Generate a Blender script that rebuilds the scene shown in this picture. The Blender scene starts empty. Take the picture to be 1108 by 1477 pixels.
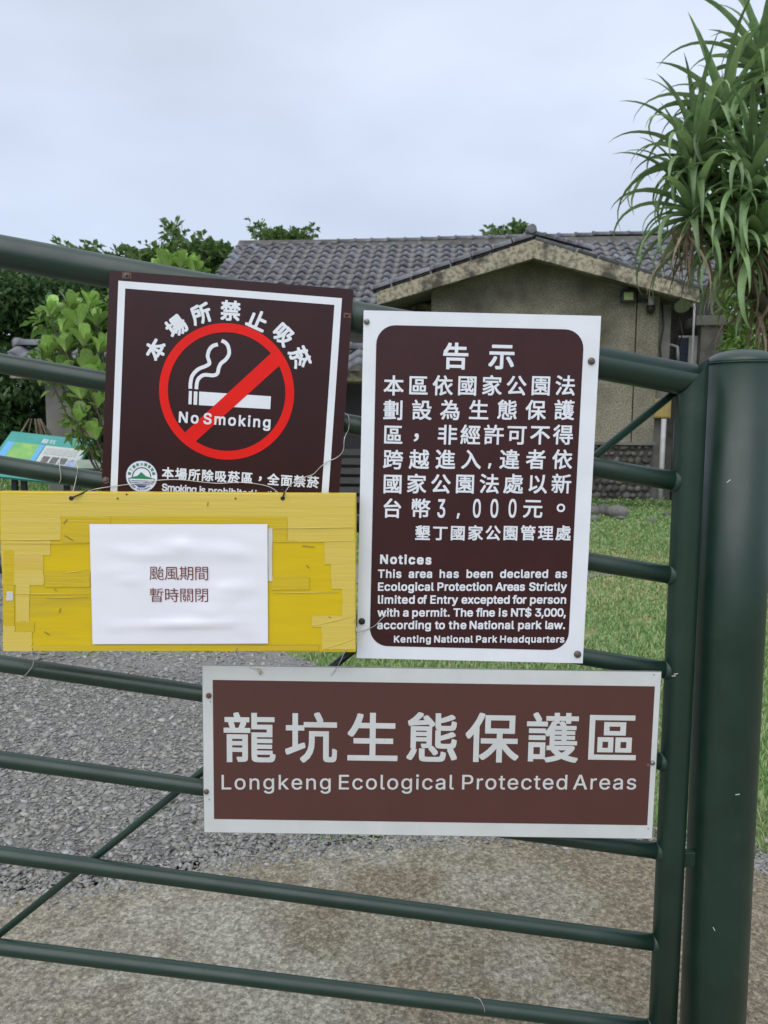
import bpy, bmesh, math, random, os
import numpy as np
from mathutils import Vector, Matrix, Euler
R = math.radians
rnd = random.Random(7)
sc = bpy.context.scene
col = sc.collection

# ---------------------------------------------------------------- camera
F, CX, CY = 1150.0, 554.0, 738.5          # focal length and centre in photo pixels
CAM = Vector((0, 0, 1.5)); PITCH = 6.5; ROLL = 0.5
camd = bpy.data.cameras.new('camera'); cam = bpy.data.objects.new('camera', camd); col.objects.link(cam)
camd.sensor_fit = 'VERTICAL'; camd.sensor_height = 36; camd.lens = 36 * F / 1477
camd.clip_start = 0.05; camd.clip_end = 600
cam.location = CAM
RM = Matrix.Rotation(R(90 - PITCH), 3, 'X') @ Matrix.Rotation(R(ROLL), 3, 'Z')
cam.rotation_euler = RM.to_euler()
camd.dof.use_dof = True; camd.dof.focus_distance = 1.38; camd.dof.aperture_fstop = 13
sc.camera = cam

# ---------------------------------------------------------------- sky, sun, exposure
SUN_EL, SUN_AZ = 48, 200                   # degrees; behind the camera
w = bpy.data.worlds.new('World'); sc.world = w; w.use_nodes = True
nt = w.node_tree; N = nt.nodes; L = nt.links
bg = N['Background']; bg.inputs[1].default_value = 0.1
sky = N.new('ShaderNodeTexSky'); sky.sky_type = 'NISHITA'; sky.sun_disc = False
sky.sun_elevation = R(SUN_EL); sky.sun_rotation = R(SUN_AZ); sky.dust_density = 4
tc = N.new('ShaderNodeTexCoord'); sep = N.new('ShaderNodeSeparateXYZ'); L.new(tc.outputs['Generated'], sep.inputs[0])
ramp = N.new('ShaderNodeValToRGB'); L.new(sep.outputs['Z'], ramp.inputs[0])
ramp.color_ramp.elements[0].position = 0.0; ramp.color_ramp.elements[0].color = (.60, .68, .835, 1)
ramp.color_ramp.elements[1].position = 1.0; ramp.color_ramp.elements[1].color = (1.03, 1.07, 1.17, 1)
e = ramp.color_ramp.elements.new(.18); e.color = (.585, .674, .835, 1)
e = ramp.color_ramp.elements.new(.5); e.color = (.675, .74, .885, 1)
mp = N.new('ShaderNodeMapping'); mp.inputs['Scale'].default_value = (1, 1, 2.2); mp.inputs['Location'].default_value = (.3, .1, .4); L.new(tc.outputs['Generated'], mp.inputs[0])
nz = N.new('ShaderNodeTexNoise'); nz.inputs['Scale'].default_value = 2.3; nz.inputs['Detail'].default_value = 4; nz.inputs['Roughness'].default_value = .45
L.new(mp.outputs[0], nz.inputs['Vector'])
mr = N.new('ShaderNodeMapRange'); mr.inputs[1].default_value = .3; mr.inputs[2].default_value = .7; mr.inputs[3].default_value = 8.4; mr.inputs[4].default_value = 11.8
L.new(nz.outputs['Fac'], mr.inputs[0])
vm = N.new('ShaderNodeVectorMath'); vm.operation = 'SCALE'; L.new(ramp.outputs[0], vm.inputs[0]); L.new(mr.outputs[0], vm.inputs['Scale'])
mx = N.new('ShaderNodeMix'); mx.data_type = 'RGBA'; mx.inputs[0].default_value = .94
L.new(sky.outputs[0], mx.inputs[6]); L.new(vm.outputs[0], mx.inputs[7]); L.new(mx.outputs[2], bg.inputs[0])
sd = bpy.data.lights.new('sun', 'SUN'); sd.energy = 1.6; sd.angle = R(70); sd.color = (1, .985, .96)
so = bpy.data.objects.new('sun', sd); col.objects.link(so)
az = R(SUN_AZ)
sdir = Vector((math.sin(az) * math.cos(R(SUN_EL)), math.cos(az) * math.cos(R(SUN_EL)), math.sin(R(SUN_EL))))
so.rotation_euler = sdir.to_track_quat('Z', 'Y').to_euler(); so.location = sdir * 30
sc.view_settings.view_transform = 'Standard'; sc.view_settings.look = 'None'
sc.view_settings.exposure = 0.12; sc.view_settings.gamma = 1; sc.view_settings.use_curve_mapping = False

# ---------------------------------------------------------------- helpers
def ray(px, py): return (RM @ Vector(((px - CX) / F, -(py - CY) / F, -1))).normalized()
def P(px, py, Y):
    d = ray(px, py); return CAM + d * (Y / d.y)
def G(px, py, z=0.0):
    d = ray(px, py); return CAM + d * ((z - CAM.z) / d.z)
def pm(Y): return Y / F                    # metres per photo pixel at distance Y

def tag(o, label=None, cat=None, group=None, kind=None):
    if label: o['label'] = label
    if cat: o['category'] = cat
    if group: o['group'] = group
    if kind: o['kind'] = kind
    return o
def empty(name, loc, rot=(0, 0, 0)):
    o = bpy.data.objects.new(name, None); col.objects.link(o); o.location = loc; o.rotation_euler = rot
    o.empty_display_size = .1; return o
def mobj(name, me, m=None, parent=None, loc=None, rot=None, scale=None):
    if isinstance(me, bmesh.types.BMesh):
        b = me; me = bpy.data.meshes.new(name); b.to_mesh(me); b.free()
    if m is not None and len(me.materials) == 0: me.materials.append(m)
    o = bpy.data.objects.new(name, me); col.objects.link(o)
    if parent is not None: o.parent = parent
    if loc is not None: o.location = loc
    if rot is not None: o.rotation_euler = rot
    if scale is not None: o.scale = scale
    return o
def pyd(name, V, Fc, smooth=False):
    me = bpy.data.meshes.new(name); me.from_pydata([tuple(v) for v in V], [], Fc); me.update()
    if smooth:
        for p in me.polygons: p.use_smooth = True
    return me
def npmesh(name, V, T, smooth=False):
    V = np.asarray(V, dtype=np.float32); T = np.asarray(T, dtype=np.int32); k = T.shape[1]
    me = bpy.data.meshes.new(name)
    me.vertices.add(len(V)); me.vertices.foreach_set('co', V.ravel())
    me.loops.add(T.size); me.loops.foreach_set('vertex_index', T.ravel())
    me.polygons.add(len(T)); me.polygons.foreach_set('loop_start', np.arange(0, T.size, k, dtype=np.int32))
    me.polygons.foreach_set('loop_total', np.full(len(T), k, dtype=np.int32))
    if smooth: me.polygons.foreach_set('use_smooth', np.ones(len(T), dtype=bool))
    me.update(calc_edges=True); return me
def box(b, c, s, rot=None, bev=0.0):
    r = bmesh.ops.create_cube(b, size=1)
    M = Matrix.Translation(c) @ (rot.to_4x4() if rot is not None else Matrix.Identity(4)) @ Matrix.Diagonal((*s, 1))
    bmesh.ops.transform(b, matrix=M, verts=r['verts'])
    if bev:
        es = list({e for v in r['verts'] for e in v.link_edges})
        bmesh.ops.bevel(b, geom=es, offset=bev, segments=2, affect='EDGES', profile=.6)
    return b
def tube(b, pts, rad, seg=16, cap=True, smooth=True):
    pts = [Vector(p) for p in pts]; n = len(pts); rings = []
    rs = rad if isinstance(rad, (list, tuple)) else [rad] * n
    up = None
    for i, p in enumerate(pts):
        t = (pts[min(i + 1, n - 1)] - pts[max(i - 1, 0)]).normalized()
        if up is None: up = t.orthogonal().normalized()
        up = (up - t * up.dot(t)).normalized(); sd_ = t.cross(up)
        rings.append([b.verts.new(p + (up * math.cos(a) + sd_ * math.sin(a)) * rs[i]) for a in [2 * math.pi * k / seg for k in range(seg)]])
    for i in range(n - 1):
        for k in range(seg):
            f = b.faces.new((rings[i][k], rings[i][(k + 1) % seg], rings[i + 1][(k + 1) % seg], rings[i + 1][k])); f.smooth = smooth
    if cap:
        b.faces.new(rings[0][::-1]); b.faces.new(rings[-1])
    return b
def B(): return bmesh.new()
def prism(b, pts, d0, d1):
    """polygon (x,z) extruded from y=d0 to y=d1"""
    A = [b.verts.new((x, d0, z)) for x, z in pts]; C = [b.verts.new((x, d1, z)) for x, z in pts]
    b.faces.new(A); b.faces.new(C[::-1]); n = len(pts)
    for i in range(n): b.faces.new((A[(i + 1) % n], A[i], C[i], C[(i + 1) % n]))
    bmesh.ops.recalc_face_normals(b, faces=b.faces[:]); return b

# ---------------------------------------------------------------- materials
def M_(name, c1, c2=None, scale=5, detail=6, rough=.6, bump=0, bscale=40, metal=0, coat=0, lo=.35, hi=.65, island=0, c3=None, s3=1.0, lo3=.5, hi3=.75, spec=.5, stretch=None, trans=0, rvar=0, island_cols=None, bdist=.002, coord='Object'):
    m = bpy.data.materials.new(name); m.use_nodes = True; nt = m.node_tree; N = nt.nodes; L = nt.links
    p = N['Principled BSDF']; p.inputs['Roughness'].default_value = rough; p.inputs['Metallic'].default_value = metal
    p.inputs['Specular IOR Level'].default_value = spec; p.inputs['Coat Weight'].default_value = coat
    tc = N.new('ShaderNodeTexCoord'); src = tc.outputs[coord]
    if stretch:
        mp = N.new('ShaderNodeMapping'); mp.inputs['Scale'].default_value = stretch; L.new(src, mp.inputs[0]); src = mp.outputs[0]
    def noise(s, d=6, r=.6):
        n = N.new('ShaderNodeTexNoise'); n.inputs['Scale'].default_value = s; n.inputs['Detail'].default_value = d; n.inputs['Roughness'].default_value = r; L.new(src, n.inputs['Vector']); return n
    def mr(o, a, b, c=0., d=1.):
        k = N.new('ShaderNodeMapRange'); k.inputs[1].default_value = a; k.inputs[2].default_value = b; k.inputs[3].default_value = c; k.inputs[4].default_value = d; L.new(o, k.inputs[0]); return k.outputs[0]
    def mix(f, a, b):
        k = N.new('ShaderNodeMix'); k.data_type = 'RGBA'
        if hasattr(f, 'links'): L.new(f, k.inputs[0])
        else: k.inputs[0].default_value = f
        for i, v in ((6, a), (7, b)):
            if hasattr(v, 'links'): L.new(v, k.inputs[i])
            else: k.inputs[i].default_value = (*v, 1)
        return k.outputs[2]
    if island_cols:
        g = N.new('ShaderNodeNewGeometry'); cr = N.new('ShaderNodeValToRGB'); L.new(g.outputs['Random Per Island'], cr.inputs[0])
        els = cr.color_ramp.elements
        while len(els) < len(island_cols): els.new(.5)
        for i, c in enumerate(island_cols):
            els[i].position = i / (len(island_cols) - 1); els[i].color = (*c, 1)
        out = cr.outputs[0]
        if c2: out = mix(mr(noise(scale, detail).outputs['Fac'], lo, hi, 0, .5), out, c2)
    elif c2: out = mix(mr(noise(scale, detail).outputs['Fac'], lo, hi), c1, c2)
    else: out = None
    if c3: out = mix(mr(noise(s3, 5).outputs['Fac'], lo3, hi3), out if out else c1, c3)
    if island:
        oi = N.new('ShaderNodeObjectInfo'); hsv = N.new('ShaderNodeHueSaturation')
        L.new(mr(oi.outputs['Random'], 0, 1, 1 - island, 1 + island), hsv.inputs['Value'])
        if out: L.new(out, hsv.inputs['Color'])
        else: hsv.inputs['Color'].default_value = (*c1, 1)
        out = hsv.outputs[0]
    if out: L.new(out, p.inputs['Base Color'])
    else: p.inputs['Base Color'].default_value = (*c1, 1)
    if rvar: L.new(mr(noise(scale * 1.7, 5).outputs['Fac'], .3, .7, rough - rvar, rough + rvar), p.inputs['Roughness'])
    if bump:
        bn = N.new('ShaderNodeBump'); bn.inputs['Strength'].default_value = bump; bn.inputs['Distance'].default_value = bdist
        L.new(noise(bscale, 6, .65).outputs['Fac'], bn.inputs['Height']); L.new(bn.outputs[0], p.inputs['Normal'])
    if trans:
        t = N.new('ShaderNodeBsdfTranslucent'); ms = N.new('ShaderNodeMixShader'); ms.inputs[0].default_value = trans
        if out: L.new(out, t.inputs[0])
        else: t.inputs[0].default_value = (*c1, 1)
        L.new(p.outputs[0], ms.inputs[1]); L.new(t.outputs[0], ms.inputs[2]); L.new(ms.outputs[0], N['Material Output'].inputs[0])
    return m

MT = {}
MT['green'] = M_('green_pipe_paint', (.0065, .024, .0155), (.0105, .033, .022), scale=9, rough=.40, c3=(.035, .056, .04), s3=7, lo3=.60, hi3=.85, bump=.14, bscale=60, rvar=.08, spec=.55, bdist=.001)
MT['weld'] = M_('weld_paint', (.011, .030, .023), (.02, .045, .035), scale=60, rough=.5, bump=.7, bscale=120)
MT['maroon'] = M_('maroon_enamel', (.034, .0065, .008), (.027, .006, .007), scale=14, rough=.26, c3=(.05, .012, .014), s3=40, lo3=.66, hi3=.8, spec=.35, bump=.03, bscale=300, bdist=.0005)
MT['maroon2'] = M_('maroon_film', (.045, .011, .013), (.038, .0095, .011), scale=20, rough=.38, spec=.35, c3=(.065, .02, .024), s3=60, lo3=.68, hi3=.8)
MT['redbrown'] = M_('red_brown_film', (.090, .033, .029), (.080, .030, .026), scale=12, rough=.42, c3=(.105, .036, .033), s3=30, lo3=.62, hi3=.8)
MT['white'] = M_('white_film', (.78, .81, .87), (.72, .75, .81), scale=12, rough=.4, c3=(.58, .58, .56), s3=60, lo3=.70, hi3=.8)
MT['offwhite'] = M_('old_white_film', (.62, .635, .63), (.56, .575, .57), scale=14, rough=.45, c3=(.42, .41, .38), s3=70, lo3=.66, hi3=.8)
MT['aluminium'] = M_('aluminium_edge', (.45, .46, .47), (.32, .33, .34), scale=30, rough=.4, metal=.8)
MT['red'] = M_('red_film', (.80, .010, .006), (.70, .009, .006), scale=15, rough=.4, spec=.25)
MT['bolt'] = M_('rusty_bolt', (.10, .07, .055), (.20, .18, .16), scale=300, rough=.45, metal=.6, bump=.5, bscale=500)
MT['steel'] = M_('steel_bolt', (.35, .34, .33), (.14, .12, .11), scale=400, rough=.35, metal=.8)
MT['washer'] = M_('rusty_washer', (.10, .045, .03), (.16, .09, .07), scale=300, rough=.8)
MT['wire'] = M_('galvanised_wire', (.60, .60, .58), (.42, .41, .38), scale=60, rough=.35, metal=.5)
MT['tie'] = M_('black_tie', (.012, .012, .014), rough=.45)
MT['yellow'] = M_('yellow_sheet', (.68, .49, .003), (.61, .435, .005), scale=4, rough=.33, stretch=(1, 1, 9), c3=(.42, .33, .05), s3=1.6, lo3=.6, hi3=.8, bump=.22, bscale=9, coat=.15)
MT['tape1'] = M_('pale_tape', (.67, .51, .10), (.655, .495, .085), scale=4, rough=.26, stretch=(.4, 1, 12), c3=(.68, .54, .15), s3=2.2, lo3=.5, hi3=.8, bump=.5, bscale=9, coat=.35, bdist=.002)
MT['tape2'] = M_('streaked_tape', (.64, .45, .06), (.66, .48, .12), scale=5, rough=.3, stretch=(.5, 1, 14), c3=(.56, .43, .14), s3=2, lo3=.5, hi3=.8, bump=.4, bscale=14, coat=.2, bdist=.0015)
MT['tape3'] = M_('amber_tape', (.63, .455, .012), (.57, .41, .02), scale=6, rough=.3, stretch=(.6, 1, 20), bump=.4, bscale=14, coat=.2)
MT['paper'] = M_('white_paper', (.82, .82, .89), (.79, .79, .86), scale=8, rough=.55, bump=.25, bscale=12, bdist=.003, coat=.1)
MT['ink'] = M_('dark_red_ink', (.16, .022, .012), rough=.5)
MT['blue'] = M_('blue_film', (.03, .06, .20), rough=.4); MT['emgreen'] = M_('green_film', (.02, .20, .09), rough=.4)
MT['pebble'] = M_('pebble_dash', (.17, .155, .11), (.35, .325, .25), scale=40, detail=5, lo=.42, hi=.58, rough=.9, c3=(.10, .09, .065), s3=.9, lo3=.42, hi3=.66, bump=.8, bscale=30, bdist=.02)
MT['fascia'] = M_('weathered_fascia', (.40, .355, .26), (.17, .15, .11), scale=14, lo=.45, hi=.6, rough=.9, c3=(.07, .065, .05), s3=2.2, lo3=.50, hi3=.62, bump=.5, bscale=20, bdist=.01)
MT['concrete'] = M_('grey_concrete', (.20, .19, .17), (.14, .13, .12), scale=4, rough=.85, c3=(.08, .075, .07), s3=2, lo3=.55, hi3=.75, bump=.3, bscale=30)
MT['tile'] = M_('grey_roof_tile', (.085, .087, .098), (.135, .138, .152), scale=7, rough=.38, island=.35, c3=(.055, .055, .06), s3=3, lo3=.55, hi3=.75)
MT['tileblue'] = M_('blue_grey_tile', (.15, .17, .21), (.22, .24, .28), scale=9, rough=.45, island=.2)
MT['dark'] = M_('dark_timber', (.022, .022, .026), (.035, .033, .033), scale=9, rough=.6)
MT['slat'] = M_('grey_timber_slat', (.085, .085, .085), (.055, .052, .05), scale=9, rough=.7, stretch=(1, 1, 6))
MT['stone'] = M_('plinth_stone', (.13, .12, .10), (.07, .065, .06), scale=6, rough=.9, island=.5, c3=(.20, .17, .12), s3=2.5, lo3=.6, hi3=.75, bump=.6, bscale=30, bdist=.01)
MT['boulder'] = M_('grey_boulder', (.17, .165, .155), (.11, .105, .10), scale=5, rough=.9, island=.25, bump=.6, bscale=16, bdist=.01)
MT['mortar'] = M_('dark_mortar', (.055, .05, .045), (.08, .075, .065), scale=12, rough=.95, bump=.5)
MT['pvc'] = M_('white_pvc', (.5, .5, .5), (.4, .4, .39), scale=6, rough=.5)
MT['black'] = M_('black_plastic', (.015, .015, .018), rough=.45)
MT['tealboard'] = M_('teal_print', (.03, .26, .22), (.04, .30, .26), scale=4, rough=.4)
MT['bark'] = M_('grey_brown_bark', (.10, .085, .065), (.06, .05, .04), scale=14, rough=.9, bump=.8, bscale=25, bdist=.01)

def fill_contours(V, E_):
    """fill letter outlines by winding, so that overlapping strokes stay solid"""
    from mathutils.geometry import tessellate_polygon
    adj = {}
    for a, c_ in E_: adj.setdefault(a, []).append(c_); adj.setdefault(c_, []).append(a)
    seen_ = set(); loops = []
    for st in range(len(V)):
        if st in seen_ or st not in adj: continue
        lp_ = [st]; seen_.add(st); cur = min(adj[st])
        prev = st
        while cur not in seen_:
            lp_.append(cur); seen_.add(cur); nx_ = [q for q in adj[cur] if q != prev]; prev = cur; cur = nx_[0] if nx_ else st
        if len(lp_) > 2: loops.append(lp_)
    V = [tuple(v) for v in V]
    def split(lp_, dep=0):
        n = len(lp_)
        for i in range(n):
            a = V[lp_[i]]; b_ = V[lp_[(i + 1) % n]]
            for j in range(i + 2, n):
                if i == 0 and j == n - 1: continue
                c_ = V[lp_[j]]; d_ = V[lp_[(j + 1) % n]]
                if max(a[0], b_[0]) < min(c_[0], d_[0]) or max(c_[0], d_[0]) < min(a[0], b_[0]) or max(a[1], b_[1]) < min(c_[1], d_[1]) or max(c_[1], d_[1]) < min(a[1], b_[1]): continue
                rx_, ry_ = b_[0] - a[0], b_[1] - a[1]; sx_, sy_ = d_[0] - c_[0], d_[1] - c_[1]; den = rx_ * sy_ - ry_ * sx_
                if abs(den) < 1e-12: continue
                t = ((c_[0] - a[0]) * sy_ - (c_[1] - a[1]) * sx_) / den; u = ((c_[0] - a[0]) * ry_ - (c_[1] - a[1]) * rx_) / den
                if 1e-6 < t < 1 - 1e-6 and 1e-6 < u < 1 - 1e-6:
                    V.append((a[0] + rx_ * t, a[1] + ry_ * t)); k = len(V) - 1
                    A_ = lp_[:i + 1] + [k] + lp_[j + 1:]; B_ = [k] + lp_[i + 1:j + 1]
                    return (split(A_, dep + 1) + split(B_, dep + 1)) if dep < 12 else [A_, B_]
        return [lp_]
    loops = [q for l_ in loops for q in split(l_)]; V = np.array(V)
    def area(lp_): p_ = V[lp_]; q = np.roll(p_, -1, 0); return .5 * float((p_[:, 0] * q[:, 1] - q[:, 0] * p_[:, 1]).sum())
    ar = [area(l_) for l_ in loops]
    if not ar: return V, []
    sg = 1 if ar[max(range(len(ar)), key=lambda i: abs(ar[i]))] > 0 else -1
    outs = [l_ for l_, a in zip(loops, ar) if a * sg > 0]; holes_ = [l_ for l_, a in zip(loops, ar) if a * sg <= 0]; Fc = []
    for ou in outs:
        pl = [tuple(V[i]) for i in ou]; mine = [h for h in holes_ if inside(pl, *V[h[0]])]
        ids = ou + [i for h in mine for i in h]
        for t in tessellate_polygon([[Vector((*V[i], 0)) for i in q] for q in [ou] + mine]): Fc.append(tuple(ids[k] for k in t))
    return V, Fc
def inside(poly, x, y):
    c = False; n = len(poly)
    for i in range(n):
        x1, y1 = poly[i]; x2, y2 = poly[(i + 1) % n]
        if (y1 > y) != (y2 > y) and x < (x2 - x1) * (y - y1) / (y2 - y1) + x1: c = not c
    return c
def text_mesh(s, space=1.0, off=0.0):
    cu = bpy.data.curves.new('lettering', 'FONT'); cu.body = s; cu.size = 1; cu.offset = off; cu.space_character = space; cu.fill_mode = 'FRONT'; cu.resolution_u = 4
    lat = ord(s[0]) < 0x2000
    if INTER and lat: cu.font = INTER
    if lat: cu.fill_mode = 'NONE'
    o = bpy.data.objects.new('lettering', cu); col.objects.link(o)
    me = bpy.data.meshes.new_from_object(o.evaluated_get(bpy.context.evaluated_depsgraph_get()))
    n = len(me.vertices); V = np.zeros(n * 3); me.vertices.foreach_get('co', V); V = V.reshape(-1, 3)[:, :2]
    Fc = [tuple(p.vertices) for p in me.polygons]
    if lat: V, Fc = fill_contours(V, [tuple(e.vertices) for e in me.edges])
    bpy.data.objects.remove(o); bpy.data.curves.remove(cu); bpy.data.meshes.remove(me)
    return V, Fc
INTER = None
try:
    fp = os.path.join(bpy.utils.system_resource('DATAFILES'), 'fonts', 'Inter.woff2')
    if os.path.exists(fp): INTER = bpy.data.fonts.load(fp)
except Exception: INTER = None
GC = {}
def glyph(s):
    if s not in GC: GC[s] = text_mesh(s)
    return GC[s]

def spaced(wd, want):
    V, Fc = glyph(wd); w1 = V[:, 0].max() - V[:, 0].min()
    if len(wd) < 2 or abs(w1 - want) < .01 * want: return V, Fc
    V2, _ = text_mesh(wd, 1.3); w2 = V2[:, 0].max() - V2[:, 0].min()
    sp = 1 + .3 * (want - w1) / max(w2 - w1, 1e-4); sp = min(max(sp, .93), 1.6)
    return text_mesh(wd, sp)

class Sign:
    """a flat panel standing in the vertical plane y=Y, turned by ang (degrees, clockwise) ; local x right, z up, -y to the viewer"""
    def __init__(s, name, Y, corners, ang, label, cat, group=None):
        s.Y = Y; s.ang = ang
        cs = [P(x, y, Y) for x, y in corners]; c = sum(cs, Vector()) / 4
        s.root = empty(name, c, (0, R(ang), 0)); tag(s.root, label, cat, group)
        s.Mi = Matrix.Rotation(R(ang), 4, 'Y').inverted() @ Matrix.Translation(-c)
        Ls = [s.Mi @ q for q in cs]
        s.x0 = (Ls[0].x + Ls[3].x) / 2; s.x1 = (Ls[1].x + Ls[2].x) / 2; s.z1 = (Ls[0].z + Ls[1].z) / 2; s.z0 = (Ls[2].z + Ls[3].z) / 2
    def l(s, px, py):
        q = s.Mi @ P(px, py, s.Y); return q.x, q.z
    def rect(s, name, x0, z0, x1, z1, d, m, th=.0006, rad=0, parent=None):
        b = B()
        if rad:
            pts = []
            for cx, cz, a0 in ((x1 - rad, z1 - rad, 0), (x0 + rad, z1 - rad, 90), (x0 + rad, z0 + rad, 180), (x1 - rad, z0 + rad, 270)):
                for k in range(9):
                    a = R(a0 + k * 90 / 8); pts.append((cx + rad * math.cos(a), cz + rad * math.sin(a)))
            prism(b, pts, -d, -d + th)
        else: prism(b, [(x0, z0), (x1, z0), (x1, z1), (x0, z1)], -d, -d + th)
        return mobj(name, b, m, parent or s.root)
    def frame(s, name, x0, z0, x1, z1, t, d, m):
        b = B()
        for a in ((x0, z1 - t, x1, z1), (x0, z0, x1, z0 + t), (x0, z0 + t, x0 + t, z1 - t), (x1 - t, z0 + t, x1, z1 - t)):
            A = [b.verts.new((x, -d, z)) for x, z in ((a[0], a[1]), (a[2], a[1]), (a[2], a[3]), (a[0], a[3]))]; b.faces.new(A)
        return mobj(name, b, m, s.root)
    def letters(s, name, items, d, m, bold=0.0, extra=None):
        """items: (string, left x, baseline z, width, height, rotation) with the glyph box scaled to width,height"""
        AV, AF = [], []
        k = 0
        bb = bold * .92; sh = [(0, 0)] if bold == 0 else [(-bb, -bb), (bb, -bb), (-bb, bb), (bb, bb), (0, bb), (0, -bb), (bb, 0), (-bb, 0)]
        for V, Fc, mat in items:
            V3 = V @ mat[:, :2].T + mat[:, 2]
            for i, (dx, dz) in enumerate(sh):
                for fi, f in enumerate(Fc):
                    base = len(AV); dd_ = -(d + i * 2e-5 + (fi % 31) * 6e-7)
                    for j in f: AV.append((V3[j][0] + dx, dd_, V3[j][1] + dz))
                    AF.append(tuple(range(base, base + len(f))))
        me = pyd(name, AV, AF)
        return mobj(name, me, m, s.root)
    def fit_chars(s, chars, px_size, d, m, bold=0.0, yscale=1.0):
        """chars: (char, centre px, centre py, extra rotation deg)"""
        it = []; mpp = s.mpp
        for q in chars:
            ch, x, y = q[:3]; rot = q[3] if len(q) > 3 else 0; sz = q[4] if len(q) > 4 else px_size
            V, Fc = glyph(ch); cx, cz = s.l(x, y); sc_ = (sz * mpp - 2 * bold) / .925
            if ord(ch) > 0x2fff and ch not in '，。': o = np.array([.5, .38])
            else: o = (V.min(0) + V.max(0)) / 2
            a = R(-rot); A = np.array([[math.cos(a), -math.sin(a)], [math.sin(a), math.cos(a)]]) * sc_
            A = A @ np.diag([1, yscale])
            it.append((V, Fc, np.hstack([A, (np.array([cx, cz]) - A @ o)[:, None]])))
        return s.letters('lettering', it, d, m, bold)
    def fit_line(s, txt, xl, yl, xr, yr, cap, d, m, bold=0.0, font='inter', words=None):
        """Latin line from (xl,yl) to (xr,yr) baseline pixels with cap height in px. words: optional list of (word, xl, xr)"""
        it = []
        lst = words or [(txt, xl, xr)]
        HV, _ = glyph('H'); capu = HV[:, 1].max()
        for wd, a, c in lst:
            V, Fc = spaced(wd, abs(c - a) / cap * capu)
            ya = yl + (yr - yl) * (a - xl) / max(xr - xl, 1); yc = yl + (yr - yl) * (c - xl) / max(xr - xl, 1)
            x0, z0 = s.l(a, ya); x1, z1 = s.l(c, yc); wu = V[:, 0].max() - V[:, 0].min()
            sx = (x1 - x0) / wu; sz = cap * s.mpp / capu; sl = (z1 - z0) / (x1 - x0)
            A = np.array([[sx, 0, x0 - sx * V[:, 0].min()], [sx * sl, sz, z0 - sx * sl * V[:, 0].min()]])
            it.append((V, Fc, A))
        return s.letters('lettering', it, d, m, bold)
    def bolt(s, px, py, r, m, d=.003, washer=False):
        x, z = s.l(px, py)
        b = B()
        if washer: tube(b, [(x, -d, z), (x, -d - .0012, z)], r * 1.7, 20, True, False)
        d2 = d + (.0012 if washer else 0)
        tube(b, [(x, -d2, z), (x, -d2 - .0022, z), (x, -d2 - .0034, z), (x, -d2 - .0038, z)], [r, r * .95, r * .6, r * .42], 14)
        tube(b, [(x, -d2 - .0036, z), (x, -d2 - .0044, z)], r * .35, 6, True, False)
        return mobj('bolt', b, m, s.root)

# ---------------------------------------------------------------- ground
def gz(x, y):
    """ground height"""
    t = min(max((y - 8.5) / 4.0, 0), 1); t = t * t * (3 - 2 * t)
    l_ = min(max((-x - 1.0) / 2.2, 0), 1); l_ = l_ * l_ * (3 - 2 * l_)
    z = .55 * t * l_
    r_ = min(max((y - 13) / 20, 0), 1)
    return z + .012 * math.sin(x * 1.7 + 1) * math.sin(y * 1.3) * min(max((y - 5) / 3, 0), 1) * (1 - t * l_) * (1 - r_)
def inside(poly, x, y):
    c = False; n = len(poly)
    for i in range(n):
        x1, y1 = poly[i]; x2, y2 = poly[(i + 1) % n]
        if (y1 > y) != (y2 > y) and x < (x2 - x1) * (y - y1) / (y2 - y1) + x1: c = not c
    return c
MG = M_('soil', (.27, .245, .16), (.20, .22, .10), scale=2.2, lo=.4, hi=.6, rough=1, c3=(.12, .20, .05), s3=.7, lo3=.42, hi3=.6, bump=1, bscale=30, bdist=.02)
b = B(); xs = [-300, -120, -60, -30, -20] + list(np.arange(-14, 14.01, .5)) + [20, 30, 60, 120, 300]; ys = [-300, -100, -30, -10, -4] + list(np.arange(0, 22.01, .5)) + [30, 50, 90, 160, 300, 500]
g = [[b.verts.new((x, y, gz(x, y))) for x in xs] for y in ys]
for j in range(len(ys) - 1):
    for i in range(len(xs) - 1):
        f = b.faces.new((g[j][i], g[j][i + 1], g[j + 1][i + 1], g[j + 1][i])); f.smooth = True
tag(mobj('ground', b, MG), kind='structure')

def wig(pts, amp, seed, step=.12):
    r = random.Random(seed); out = []
    n = len(pts)
    for i in range(n):
        a = Vector(pts[i]); c = Vector(pts[(i + 1) % n]); k = max(1, int((c - a).length / step))
        for j in range(k):
            q = a.lerp(c, j / k)
            if (c - a).length < 6: q += Vector((r.uniform(-amp, amp), r.uniform(-amp, amp)))
            out.append((q.x, q.y))
    return out
def gp(px, py): q = G(px, py); return (q.x, q.y)
gravel_poly = wig([(-9, 2.2), gp(0, 1292), gp(130, 1274), gp(280, 1245), gp(400, 1228), gp(560, 1209), gp(745, 1208), gp(690, 1150), gp(560, 1020), gp(450, 962), gp(400, 940), gp(385, 925), gp(390, 880), gp(420, 845), (1.6, 7.5), (2.35, 7.72), (1.6, 7.95), (-.5, 8.3), (-9, 8.2)], .035, 3)
def sheet(name, poly, z, m, cell=.25):
    b = B(); vs = [b.verts.new((x, y, 0)) for x, y in poly]; f = b.faces.new(vs)
    bmesh.ops.triangulate(b, faces=[f])
    for v in b.verts: v.co.z = z + gz(v.co.x, v.co.y)
    return mobj(name, b, m)
MGR = M_('gravel_bed', (.27, .268, .25), (.17, .168, .155), scale=45, detail=4, lo=.4, hi=.6, rough=.95, c3=(.12, .10, .075), s3=1.5, lo3=.5, hi3=.8, bump=1, bscale=50, bdist=.02)
tag(sheet('gravel_path', gravel_poly, .012, MGR), kind='structure')

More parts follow.
